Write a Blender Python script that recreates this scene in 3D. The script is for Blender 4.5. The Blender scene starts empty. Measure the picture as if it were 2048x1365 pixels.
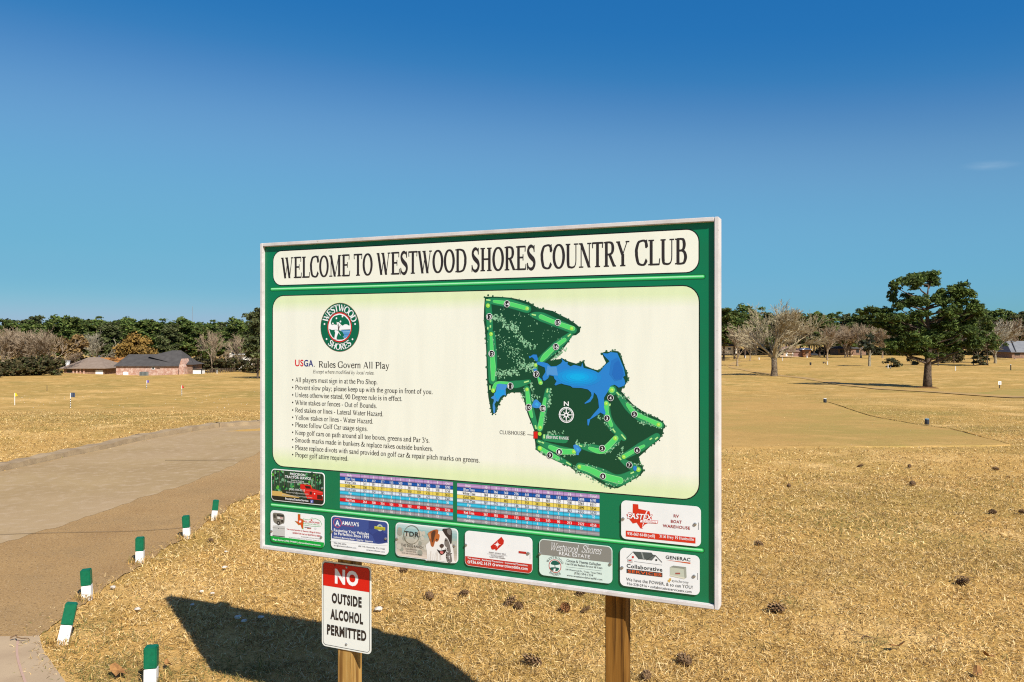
import bpy, math, random
import numpy as np
from mathutils import Vector
R = math.radians
sc = bpy.context.scene
col = sc.collection
# ------------------------------------------------------------------ camera, sky, sun, exposure
F = 1600.0            # focal length in pixels of the 2048 px wide photograph
CX, HY = 1024.0, 672.0
CAMZ = 2.1
cam = bpy.data.cameras.new('camera')
cam.sensor_width = 36.0
cam.lens = F / 2048 * 36
cam.shift_y = (HY - 682.5) / 2048
cam.clip_start = 0.05
cam.clip_end = 9000
camo = bpy.data.objects.new('camera', cam)
col.objects.link(camo)
camo.location = (0, 0, CAMZ)
camo.rotation_euler = (R(90), 0, 0)
sc.camera = camo
SUN_EL, SUN_ROT = R(43.0), R(147.0)
SUN = Vector((math.sin(SUN_ROT) * math.cos(SUN_EL), math.cos(SUN_ROT) * math.cos(SUN_EL), math.sin(SUN_EL)))
w = bpy.data.worlds.new('World')
sc.world = w
w.use_nodes = True
nt = w.node_tree
sky = nt.nodes.new('ShaderNodeTexSky')
sky.sky_type = 'NISHITA'
sky.sun_disc = False
sky.sun_elevation = SUN_EL
sky.sun_rotation = SUN_ROT
sky.air_density = 1.0
sky.dust_density = 0.25
sky.ozone_density = 2.0
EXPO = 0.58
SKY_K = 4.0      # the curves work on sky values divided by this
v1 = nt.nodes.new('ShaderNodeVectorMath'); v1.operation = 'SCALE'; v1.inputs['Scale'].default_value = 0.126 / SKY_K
cv = nt.nodes.new('ShaderNodeRGBCurve')        # deep clear winter blue; low ends raised, so the unseen zenith fills shadows
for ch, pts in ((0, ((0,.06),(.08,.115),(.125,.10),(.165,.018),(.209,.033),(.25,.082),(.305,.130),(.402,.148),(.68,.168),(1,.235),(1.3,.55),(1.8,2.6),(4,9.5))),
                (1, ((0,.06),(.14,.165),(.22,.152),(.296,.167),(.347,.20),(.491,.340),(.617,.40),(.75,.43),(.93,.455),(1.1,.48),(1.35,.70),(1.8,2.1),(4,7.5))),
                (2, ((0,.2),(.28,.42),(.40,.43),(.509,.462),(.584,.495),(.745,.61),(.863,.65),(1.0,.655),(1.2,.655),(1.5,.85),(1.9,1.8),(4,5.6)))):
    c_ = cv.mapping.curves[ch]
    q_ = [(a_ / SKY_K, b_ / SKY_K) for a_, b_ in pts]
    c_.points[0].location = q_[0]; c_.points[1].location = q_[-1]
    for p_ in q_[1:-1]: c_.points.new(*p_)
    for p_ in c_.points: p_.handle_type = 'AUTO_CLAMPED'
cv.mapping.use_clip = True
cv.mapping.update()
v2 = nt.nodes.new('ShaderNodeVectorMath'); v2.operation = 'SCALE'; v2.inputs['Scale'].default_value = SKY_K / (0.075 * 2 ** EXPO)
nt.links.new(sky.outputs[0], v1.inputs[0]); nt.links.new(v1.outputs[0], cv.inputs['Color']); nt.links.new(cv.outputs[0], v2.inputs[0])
# one faint wisp of cloud, up on the right
tcw = nt.nodes.new('ShaderNodeTexCoord'); mpw = nt.nodes.new('ShaderNodeMapping'); mpw.vector_type = 'TEXTURE'
dw = Vector((.598, 1.0, .213)).normalized(); mpw.inputs['Location'].default_value = dw; mpw.inputs['Rotation'].default_value = (R(12), R(3), R(-31)); mpw.inputs['Scale'].default_value = (.034, .5, .0065)
nt.links.new(tcw.outputs['Generated'], mpw.inputs[0])
lnw = nt.nodes.new('ShaderNodeVectorMath'); lnw.operation = 'LENGTH'; nt.links.new(mpw.outputs[0], lnw.inputs[0])
mrw = nt.nodes.new('ShaderNodeMapRange'); mrw.interpolation_type = 'SMOOTHSTEP'; mrw.inputs[1].default_value = 1.0; mrw.inputs[2].default_value = 0.0; mrw.inputs[4].default_value = .20
nt.links.new(lnw.outputs['Value'], mrw.inputs[0])
nzw = nt.nodes.new('ShaderNodeTexNoise'); nzw.inputs['Scale'].default_value = 2.2; nzw.inputs['Detail'].default_value = 6; nt.links.new(mpw.outputs[0], nzw.inputs['Vector'])
muw = nt.nodes.new('ShaderNodeMath'); muw.operation = 'MULTIPLY'; nt.links.new(mrw.outputs[0], muw.inputs[0]); nt.links.new(nzw.outputs['Fac'], muw.inputs[1])
mxw = nt.nodes.new('ShaderNodeMix'); mxw.data_type = 'RGBA'; mxw.inputs[7].default_value = (6.5, 7.6, 8.4, 1)
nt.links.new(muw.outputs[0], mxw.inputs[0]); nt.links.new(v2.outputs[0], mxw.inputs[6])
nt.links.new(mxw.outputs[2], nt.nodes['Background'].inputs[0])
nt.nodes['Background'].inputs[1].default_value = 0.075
sl = bpy.data.lights.new('sun', 'SUN')
sl.energy = 4.6
sl.angle = R(0.5)
sl.color = (1.0, 0.965, 0.90)
so = bpy.data.objects.new('sun', sl)
col.objects.link(so)
so.rotation_euler = SUN.to_track_quat('Z', 'Y').to_euler()
sc.view_settings.view_transform = 'Standard'
sc.view_settings.look = 'None'
sc.view_settings.exposure = EXPO
sc.cycles.pixel_filter_type = 'BLACKMAN_HARRIS'
sc.cycles.filter_width = 1.15
sc.cycles.use_denoising = False
sc.cycles.use_adaptive_sampling = False
sc.view_settings.gamma = 1.0

# ------------------------------------------------------------------ helpers
def tag(o, label=None, cat=None, group=None, kind=None):
    if label: o['label'] = label
    if cat: o['category'] = cat
    if group: o['group'] = group
    if kind: o['kind'] = kind
    return o

def empty(name, loc, rz=0, label=None, cat=None, group=None):
    o = bpy.data.objects.new(name, None)
    o.empty_display_size = 0.2
    col.objects.link(o)
    o.location = loc
    o.rotation_euler = (0, 0, rz)
    return tag(o, label, cat, group)

def obj(name, me, parent=None, loc=None, rz=0):
    o = bpy.data.objects.new(name, me)
    col.objects.link(o)
    if parent: o.parent = parent
    if loc is not None: o.location = loc
    if rz: o.rotation_euler = (0, 0, rz)
    return o

def children(o):
    return [c for c in KIDS.get(o.name, [])]
KIDS = {}
def copy_tree(o, parent=None):
    c = o.copy()
    col.objects.link(c)
    c.parent = parent
    for ch in o.children:
        copy_tree(ch, c)
    return c

def lin(c):
    c = c / 255.0
    return c / 12.92 if c <= 0.04045 else ((c + 0.055) / 1.055) ** 2.4
def srgb(r, g, b, k=0.80):
    return (lin(r) * k, lin(g) * k, lin(b) * k, 1.0)

class MB:
    """collects shapes, builds ONE mesh"""
    def __init__(self):
        self.v = []; self.f = []
    def add(self, vs, fs):
        n = len(self.v)
        self.v += [tuple(p) for p in vs]
        self.f += [tuple(i + n for i in f) for f in fs]
    def box(self, x0, x1, y0, y1, z0, z1):
        self.add([(x0,y0,z0),(x1,y0,z0),(x1,y1,z0),(x0,y1,z0),(x0,y0,z1),(x1,y0,z1),(x1,y1,z1),(x0,y1,z1)],
                 [(0,3,2,1),(4,5,6,7),(0,1,5,4),(1,2,6,5),(2,3,7,6),(3,0,4,7)])
    def tube(self, pts, rad, n=6, cap=True):
        pts = [Vector(p) for p in pts]
        rings = []
        up = Vector((0.13, 0.21, 0.97))
        for i, p in enumerate(pts):
            d = (pts[min(i + 1, len(pts) - 1)] - pts[max(i - 1, 0)])
            d = d.normalized() if d.length > 1e-9 else Vector((0, 0, 1))
            a = d.cross(up)
            if a.length < 0.05: a = d.cross(Vector((1, 0, 0)))
            a.normalize(); b = d.cross(a)
            r = rad[i] if hasattr(rad, '__len__') else rad
            rings.append([p + (a * math.cos(2 * math.pi * k / n) + b * math.sin(2 * math.pi * k / n)) * r for k in range(n)])
        vs = [q for rg in rings for q in rg]
        fs = []
        for i in range(len(pts) - 1):
            for k in range(n):
                k2 = (k + 1) % n
                fs.append((i*n + k, i*n + k2, (i+1)*n + k2, (i+1)*n + k))
        if cap:
            fs.append(tuple(range(n))[::-1]); fs.append(tuple((len(pts)-1)*n + k for k in range(n)))
        self.add(vs, fs)
    def mesh(self, name, m, smooth=False, bevel=0):
        me = bpy.data.meshes.new(name)
        me.from_pydata(self.v, [], self.f)
        me.validate()
        if m: me.materials.append(m)
        if bevel:
            import bmesh
            bm = bmesh.new(); bm.from_mesh(me)
            bmesh.ops.bevel(bm, geom=[e for e in bm.edges if e.is_manifold and e.calc_face_angle(0) > 0.6], offset=bevel, segments=2, affect='EDGES', clamp_overlap=True)
            bm.to_mesh(me); bm.free()
        if smooth:
            me.polygons.foreach_set('use_smooth', [True] * len(me.polygons))
        return me
    def build(self, name, m, parent=None, smooth=False, bevel=0, loc=None, rz=0):
        return obj(name, self.mesh(name, m, smooth, bevel), parent, loc, rz)

def np_mesh(name, v, nper, m, cols=None, smooth=False):
    """numpy verts, consecutive nper-gons; cols one colour per face"""
    me = bpy.data.meshes.new(name)
    nv = len(v); nf = nv // nper
    me.vertices.add(nv); me.vertices.foreach_set('co', np.ascontiguousarray(v, dtype=np.float32).ravel())
    me.loops.add(nv); me.loops.foreach_set('vertex_index', np.arange(nv, dtype=np.int32))
    me.polygons.add(nf)
    me.polygons.foreach_set('loop_start', np.arange(0, nv, nper, dtype=np.int32))
    me.polygons.foreach_set('loop_total', np.full(nf, nper, dtype=np.int32))
    if cols is not None:
        ca = me.color_attributes.new('Col', 'FLOAT_COLOR', 'CORNER')
        c = np.ones((nf, nper, 4), dtype=np.float32); c[:, :, :3] = cols[:, None, :]
        ca.data.foreach_set('color', c.ravel())
    me.materials.append(m)
    me.update(calc_edges=True)
    if smooth: me.polygons.foreach_set('use_smooth', np.ones(nf, dtype=bool))
    return me

# ------------------------------------------------------------------ materials
MATS = {}
def mat(name, base=(.5,.5,.5), rough=0.8, spec=0.3, noise=None, metal=0.0, bump=None, attr=False, stretch=None, gain=None):
    """noise = (scale, colour2, lo, hi): blends base to colour2; bump = (scale, strength, distance)"""
    if name in MATS: return MATS[name]
    m = bpy.data.materials.new(name); m.use_nodes = True
    t = m.node_tree; b = t.nodes['Principled BSDF']
    b.inputs['Roughness'].default_value = rough
    b.inputs['Specular IOR Level'].default_value = spec
    b.inputs['Metallic'].default_value = metal
    tc = t.nodes.new('ShaderNodeTexCoord')
    src = tc.outputs['Object']
    if stretch:
        mp = t.nodes.new('ShaderNodeMapping'); mp.inputs['Scale'].default_value = stretch
        t.links.new(src, mp.inputs['Vector']); src = mp.outputs['Vector']
    colour = None
    if attr:
        a = t.nodes.new('ShaderNodeAttribute'); a.attribute_name = 'Col'
        colour = a.outputs['Color']
    if noise:
        lst = noise if isinstance(noise, list) else [noise]
        for (scale, c2, lo, hi) in lst:
            nz = t.nodes.new('ShaderNodeTexNoise'); nz.inputs['Scale'].default_value = scale
            nz.inputs['Detail'].default_value = 6; nz.inputs['Roughness'].default_value = 0.62
            t.links.new(src, nz.inputs['Vector'])
            rp = t.nodes.new('ShaderNodeMapRange'); rp.inputs[1].default_value = lo; rp.inputs[2].default_value = hi
            t.links.new(nz.outputs['Fac'], rp.inputs[0])
            mx = t.nodes.new('ShaderNodeMix'); mx.data_type = 'RGBA'
            t.links.new(rp.outputs[0], mx.inputs[0])
            if colour is None: mx.inputs[6].default_value = (*base, 1)
            else: t.links.new(colour, mx.inputs[6])
            mx.inputs[7].default_value = (*c2, 1)
            colour = mx.outputs[2]
    if colour is None: b.inputs['Base Color'].default_value = (*base, 1)
    else: t.links.new(colour, b.inputs['Base Color'])
    if bump:
        nz = t.nodes.new('ShaderNodeTexNoise'); nz.inputs['Scale'].default_value = bump[0]; nz.inputs['Detail'].default_value = 5
        t.links.new(src, nz.inputs['Vector'])
        bp = t.nodes.new('ShaderNodeBump'); bp.inputs['Strength'].default_value = bump[1]; bp.inputs['Distance'].default_value = bump[2]
        t.links.new(nz.outputs['Fac'], bp.inputs['Height']); t.links.new(bp.outputs[0], b.inputs['Normal'])
    MATS[name] = m
    return m

def leaf_mat(name, transl=0.25, rough=0.75):
    m = mat(name, rough=rough, spec=0.25, attr=True)
    t = m.node_tree; b = t.nodes['Principled BSDF']; o = t.nodes['Material Output']
    tr = t.nodes.new('ShaderNodeBsdfTranslucent'); ms = t.nodes.new('ShaderNodeMixShader')
    a = [n for n in t.nodes if n.type == 'ATTRIBUTE'][0]
    t.links.new(a.outputs['Color'], tr.inputs['Color'])
    ms.inputs[0].default_value = transl
    t.links.new(b.outputs[0], ms.inputs[1]); t.links.new(tr.outputs[0], ms.inputs[2]); t.links.new(ms.outputs[0], o.inputs['Surface'])
    return m

M_turf = mat('dry turf', (.47,.275,.080), 0.95, 0.03, [(0.025,(.39,.245,.068),.44,.56),(0.07,(.57,.35,.12),.5,.60),(0.11,(.27,.195,.050),.51,.61),(0.30,(.33,.215,.056),.49,.62),(0.55,(.64,.41,.155),.55,.66),(0.8,(.27,.17,.048),.57,.68),(1.7,(.29,.18,.052),.53,.70),(4.0,(.58,.37,.13),.56,.72),(42.0,(.55,.35,.125),.5,.72),(75,(.20,.12,.04),.55,.70)], bump=(45,0.6,0.03))
M_tee = mat('tee turf', (.43,.255,.080), 0.95, 0.03, [(0.16,(.33,.235,.065),.44,.60),(0.8,(.50,.30,.10),.5,.7),(3.0,(.33,.20,.06),.54,.72),(11.0,(.30,.19,.06),.5,.75),(70,(.52,.33,.12),.52,.72),(40,(.24,.14,.045),.58,.72)], bump=(120,0.6,0.012))
M_soil = mat('thatch', (.20,.125,.055), 1.0, 0.02, [(30,(.10,.065,.03),.45,.65),(6,(.26,.165,.075),.5,.7)], bump=(60,1.0,0.03))
M_path_far = mat('worn asphalt', (.36,.25,.124), 0.9, 0.03, [(0.5,(.31,.21,.103),.4,.62),(0.13,(.38,.265,.15),.45,.6),(6,(.41,.295,.175),.5,.7),(160,(.17,.125,.085),.55,.7)], bump=(200,0.35,0.006))
M_path_near = mat('pebbled asphalt', (.385,.235,.098), 0.95, 0.03, [(0.6,(.32,.19,.08),.4,.62),(0.2,(.41,.26,.115),.45,.6),(1.6,(.33,.205,.09),.5,.66),(38,(.17,.10,.05),.54,.68),(70,(.60,.45,.29),.58,.70)], bump=(130,0.9,0.012))
M_slab = mat('concrete slab', (.42,.305,.185), 0.9, 0.05, [(3,(.36,.255,.155),.4,.65),(180,(.24,.17,.115),.55,.7)], bump=(200,0.3,0.004))
M_kerb = mat('kerb concrete', (.36,.26,.15), 0.9, 0.05, [(4,(.26,.185,.11),.4,.65),(60,(.17,.12,.075),.55,.7)], bump=(90,0.5,0.01))
M_grass = leaf_mat('straw blades', 0.12, 0.8)
M_print = mat('printed vinyl', attr=True, rough=0.42, spec=0.35)
M_frame = mat('weathered white paint', (.60,.555,.53), 0.65, 0.3, [(6,(.50,.455,.43),.45,.66),(18,(.66,.62,.59),.55,.7),(45,(.36,.32,.29),.64,.73)], stretch=(1,1,1), bump=(60,0.25,0.002))
M_postL = mat('light treated pine', (.40,.225,.062), 0.75, 0.12, [(1.0,(.17,.08,.02),.48,.60),(2.3,(.52,.34,.12),.53,.66)], stretch=(24,24,1.0), bump=(3,0.35,0.004))
M_postR = mat('amber treated pine', (.22,.098,.018), 0.75, 0.12, [(1.0,(.06,.024,.006),.47,.58),(2.6,(.29,.145,.032),.53,.66)], stretch=(26,26,.9), bump=(3,0.35,0.004))
M_alu = mat('bare aluminium', (.75,.75,.73), 0.45, 0.5, metal=0.6)
M_screw = mat('zinc screw', (.42,.41,.39), 0.4, 0.5, metal=0.8)
M_green_paint = mat('green stake paint', (.0,.125,.055), 0.5, 0.35, [(25,(.0,.095,.042),.45,.7),(70,(.16,.22,.16),.69,.76)])
M_white_paint = mat('white stake paint', (.76,.73,.68), 0.6, 0.25, [(18,(.62,.56,.47),.5,.72),(60,(.40,.31,.20),.66,.74)])
M_bark_pine = mat('pine bark', (.115,.082,.058), 0.95, 0.1, [(2.2,(.055,.04,.03),.45,.6),(7,(.20,.15,.11),.55,.7)], bump=(6,0.9,0.05))
M_bark_grey = mat('lichen grey bark', (.30,.255,.165), 0.95, 0.1, [(1.5,(.17,.14,.105),.45,.62),(8,(.43,.39,.31),.5,.7)])
M_bark_pale = mat('pale twig bark', (.33,.25,.165), 0.95, 0.1, [(0.8,(.22,.16,.105),.4,.65)])
M_leaf = leaf_mat('foliage', 0.22)
M_cone = mat('pine cone scale', (.20,.115,.055), 0.85, 0.1, [(60,(.075,.042,.022),.42,.62),(140,(.42,.30,.18),.55,.68)])
M_stone = mat('pale limestone', (.60,.53,.44), 0.9, 0.2, [(60,(.45,.38,.3),.4,.65)])

# ------------------------------------------------------------------ terrain height
PL = [(-60,2.1),(0,2.1),(19,2.1),(26,2.5),(36,3.35),(64,5.8),(80,6.95),(101,7.5),(128,8.4),(220,10.75),(320,12.0),(480,13.0),(1000,16),(8000,30)]
PR = [(-60,2.1),(0,2.1),(15.2,2.1),(24,2.6),(34,2.84),(38,3.0),(50,3.85),(70,5.0),(100,6.45),(137,7.0),(200,8.2),(300,9.3),(400,10.3),(600,12),(1000,15),(8000,30)]
def prof(P, y):
    return np.interp(y, [p[0] for p in P], [p[1] for p in P])
def H(x, y):
    x = np.asarray(x, float); y = np.asarray(y, float)
    # smooth the profile over a small window
    u = x / (np.maximum(y, 0) + 4.0)
    t = np.clip((u + 0.22) / 0.34, 0, 1); t = t * t * (3 - 2 * t)
    tot = 0
    for k in (-1, 0, 1):
        yy = y * (1 + 0.07 * k)
        tot = tot + (1 - t) * prof(PL, yy) + t * prof(PR, yy)
    z = CAMZ - tot / 3.0
    far = np.clip((y - 20) / 60, 0, 1)
    z = z + far * (0.18 * np.sin(x * 0.11 + y * 0.045) + 0.10 * np.sin(x * 0.31 - y * 0.13 + 1.3))
    return z
def hz(x, y): return float(H(x, y))
def at(px, y, extra=0.0):
    x = (px - CX) / F * y
    return Vector((x, y, hz(x, y) + extra))
def G(px, py):
    """where the sight line through a photograph pixel meets the ground"""
    ys = np.concatenate([np.linspace(2.5, 40, 1500), np.linspace(40.05, 1200, 8000)])
    x = (px - CX) / F * ys
    zr = CAMZ - (py - HY) / F * ys
    d = zr - H(x, ys)
    i = int(np.argmax(d <= 0))
    if d[i] > 0: i = len(ys) - 1
    return Vector((x[i], ys[i], hz(x[i], ys[i])))

yy = np.concatenate([np.arange(-30, 2, 1.5), np.arange(2, 24, 0.22), 24 * 1.028 ** np.arange(0, 205)])
uu = np.linspace(-2.2, 2.2, 260)
ve = []
for y in yy:
    xs = uu * (max(y, 0) + 8)
    zs = H(xs, np.full_like(xs, y))
    near = 1.0 if y < 30 else 0.0
    ve.append(np.stack([xs, np.full_like(xs, y), zs + near * 0.006 * np.sin(xs * 5.1 + 1.7 * np.sin(y * 3.3)) - (0.012 if near else 0)], 1))
ve = np.concatenate(ve)
nx = len(uu); ny = len(yy)
ii = (np.arange(ny - 1)[:, None] * nx + np.arange(nx - 1)[None, :]).ravel()
me = bpy.data.meshes.new('ground')
me.from_pydata(ve.tolist(), [], np.stack([ii, ii + 1, ii + nx + 1, ii + nx], 1).tolist())
me.materials.append(M_turf)
me.polygons.foreach_set('use_smooth', [True] * len(me.polygons))
ground = tag(obj('ground', me), 'dry straw coloured golf course turf falling away to the woods', 'ground', kind='structure')

def sheet(name, pxpts, m, lift, label, cat, sub=0, kind='structure', world=None):
    pts = world if world else [G(*p) for p in pxpts]
    import bmesh
    bm = bmesh.new()
    vs = [bm.verts.new(p + Vector((0, 0, lift))) for p in pts]
    bm.faces.new(vs)
    bmesh.ops.triangulate(bm, faces=bm.faces[:])
    if sub:
        for k in range(sub):
            bmesh.ops.subdivide_edges(bm, edges=bm.edges[:], cuts=1, use_grid_fill=True)
        for v in bm.verts: v.co.z = hz(v.co.x, v.co.y) + (lift if not v.is_boundary else -0.016)
    mm = bpy.data.meshes.new(name); bm.to_mesh(mm); bm.free()
    mm.materials.append(m)
    return tag(obj(name, mm), label, cat, kind=kind)

def strip(name, pxpts, width, m, lift, label, cat, kind='structure', n=12):
    P = [G(*p) for p in pxpts]
    pts = []
    for i in range(len(P) - 1):
        for k in range(n):
            t = k / n
            p0 = P[max(i-1,0)]; p1 = P[i]; p2 = P[i+1]; p3 = P[min(i+2,len(P)-1)]
            q = 0.5*((2*p1)+(p2-p0)*t+(2*p0-5*p1+4*p2-p3)*t*t+(3*p1-p0-3*p2+p3)*t**3)
            pts.append(q)
    pts.append(P[-1])
    vs = []; fs = []
    for i, p in enumerate(pts):
        d = pts[min(i+1,len(pts)-1)] - pts[max(i-1,0)]; d.z = 0; d.normalize()
        nrm = Vector((-d.y, d.x, 0))
        for s in (-.5, -.17, .17, .5):
            q = p + nrm * width * s; q.z = hz(q.x, q.y) + lift; vs.append(q)
    for i in range(len(pts)-1):
        for k in range(3): fs.append((4*i+k, 4*i+k+1, 4*i+k+5, 4*i+k+4))
    b = MB(); b.add(vs, fs)
    return tag(b.build(name, m), label, cat, kind=kind)

NEAR_EDGE = [(560,958),(520,982),(470,1008),(430,1033),(378,1070),(330,1098),(282,1128),(235,1158),(180,1200),(130,1238),(78,1272)]
SLAB = [(78,1272),(60,1276),(-120,1276),(-300,1600),(300,1600),(135,1372),(108,1335),(85,1300)]
DIVIDE = [(560,888),(520,905),(440,942),(370,970),(290,995),(200,1025),(110,1056),(0,1088),(-150,1130)]
def rough_line(pts, amp, seed, n=6):
    r_ = random.Random(seed); out = []
    for i in range(len(pts)-1):
        for k in range(n):
            t = k/n; out.append((pts[i][0]+(pts[i+1][0]-pts[i][0])*t, pts[i][1]+(pts[i+1][1]-pts[i][1])*t+r_.uniform(-amp,amp)))
    return out+[pts[-1]]
DIVIDE = rough_line(DIVIDE, 2.2, 3)
NEAR_EDGE = rough_line(NEAR_EDGE, 5.0, 4)
FAR_EDGE = [(-150,985),(0,944),(60,931),(130,915),(210,899),(290,880),(370,866),(440,855),(520,850),(620,846)]
sheet('path', FAR_EDGE + [(760,846),(760,890)] + DIVIDE, M_path_far, 0.0015, 'smooth grey tan asphalt half of the cart path', 'path')
sheet('path', DIVIDE[::-1] + [(760,880),(760,930)] + NEAR_EDGE + [(60,1276),(-120,1276),(-400,1276)], M_path_near, 0.0, 'rough pebbly brown half of the cart path', 'path', sub=0)
sheet('path', SLAB, M_slab, 0.006, 'pale concrete slab at the near end of the cart path', 'path')
# kerb along the far side, a real low step
kb = MB()
kp = [G(*p) for p in FAR_EDGE]
kp2 = []
for i in range(len(kp)-1):
    for k in range(6): kp2.append(kp[i].lerp(kp[i+1], k/6))
kp2.append(kp[-1])
for i in range(len(kp2)-1):
    a, b_ = kp2[i], kp2[i+1]
    d = (b_-a).normalized(); nrm = Vector((-d.y, d.x, 0))
    ha = 0.085 + 0.012*math.sin(i*1.7); hb = 0.085 + 0.012*math.sin((i+1)*1.7)
    vs = []
    for p, hh in ((a,ha),(b_,hb)):
        for (o_, z_) in ((0.0,-0.1),(0.02,hh),(0.24,hh+0.01),(0.34,-0.1)):
            q = p + nrm*o_; vs.append((q.x,q.y,p.z+z_))
    kb.add(vs, [(0,1,5,4),(1,2,6,5),(2,3,7,6)])
tag(kb.build('kerb', M_kerb), 'worn concrete kerb along the far side of the cart path', 'kerb', kind='structure')
CH = mat('crack filler', (.42,.27,.2), .9, .1)
strip('ground_marking', [(36,1285),(34,1310),(40,1340),(52,1372)], 0.014, CH, 0.010, 'thin faded pink line on the concrete slab', 'marking')
strip('path_joint', [(-20,1073),(60,1069),(160,1066),(260,1064),(340,1060),(372,1056)], 0.012, mat('joint', (.19,.13,.075), .9, .03), 0.009, 'dark straight joint across the pebbly path', 'joint')
strip('path_joint', [(330,922),(400,922),(470,921)], 0.02, mat('joint', (.19,.13,.075), .9, .03), 0.010, 'dark joint across the smooth path', 'joint')

# tee ground on the right
TEE = [(1150,800),(1443,799),(1500,797),(1560,797),(1620,800),(1655,804),(1745,833),(1840,849),(1900,857),(1985,879),(2024,891),(1960,893),(1700,895),(1443,898),(1150,900)]
sheet('tee_ground', TEE, M_tee, 0.012, 'smooth mown tee ground to the right of the sign', 'tee', sub=5)
M_edge = mat('uncut edge grass', (.25,.17,.055), 1, .03, [(2,(.42,.255,.08),.40,.52),(14,(.40,.25,.08),.46,.6)])
strip('tee_edge', [(1655,804),(1700,818),(1745,832),(1800,842),(1840,849),(1900,857),(1950,869),(1985,879),(2022,890)], 0.07, M_edge, 0.022, 'dark line of uncut grass along the tee edge', 'grass edge')
M_cart = mat('grey cart path', (.36,.235,.105), .9, .03, [(0.15,(.44,.265,.085),.42,.56)])
strip('cart_path', [(1560,718),(1499,722),(1463,732),(1495,741),(1535,748),(1560,752),(1611,757),(1660,765),(1701,772),(1760,778),(1815,782),(1900,787),(2060,797)], 1.9, M_cart, 0.05, 'narrow grey cart path winding past the bare tree', 'path')
M_green = mat('greener mound turf', (.29,.225,.06), .95, .05, [(0.4,(.43,.265,.08),.42,.62)])
sheet('tee_mound', [(1900,788),(1960,785),(2000,780),(2060,775),(2200,775),(2200,800),(2060,797),(1980,794)], M_green, 0.03, 'slightly greener turf mound at the right edge', 'mound', sub=3)
rng = np.random.default_rng(7)
random.seed(7)

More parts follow.
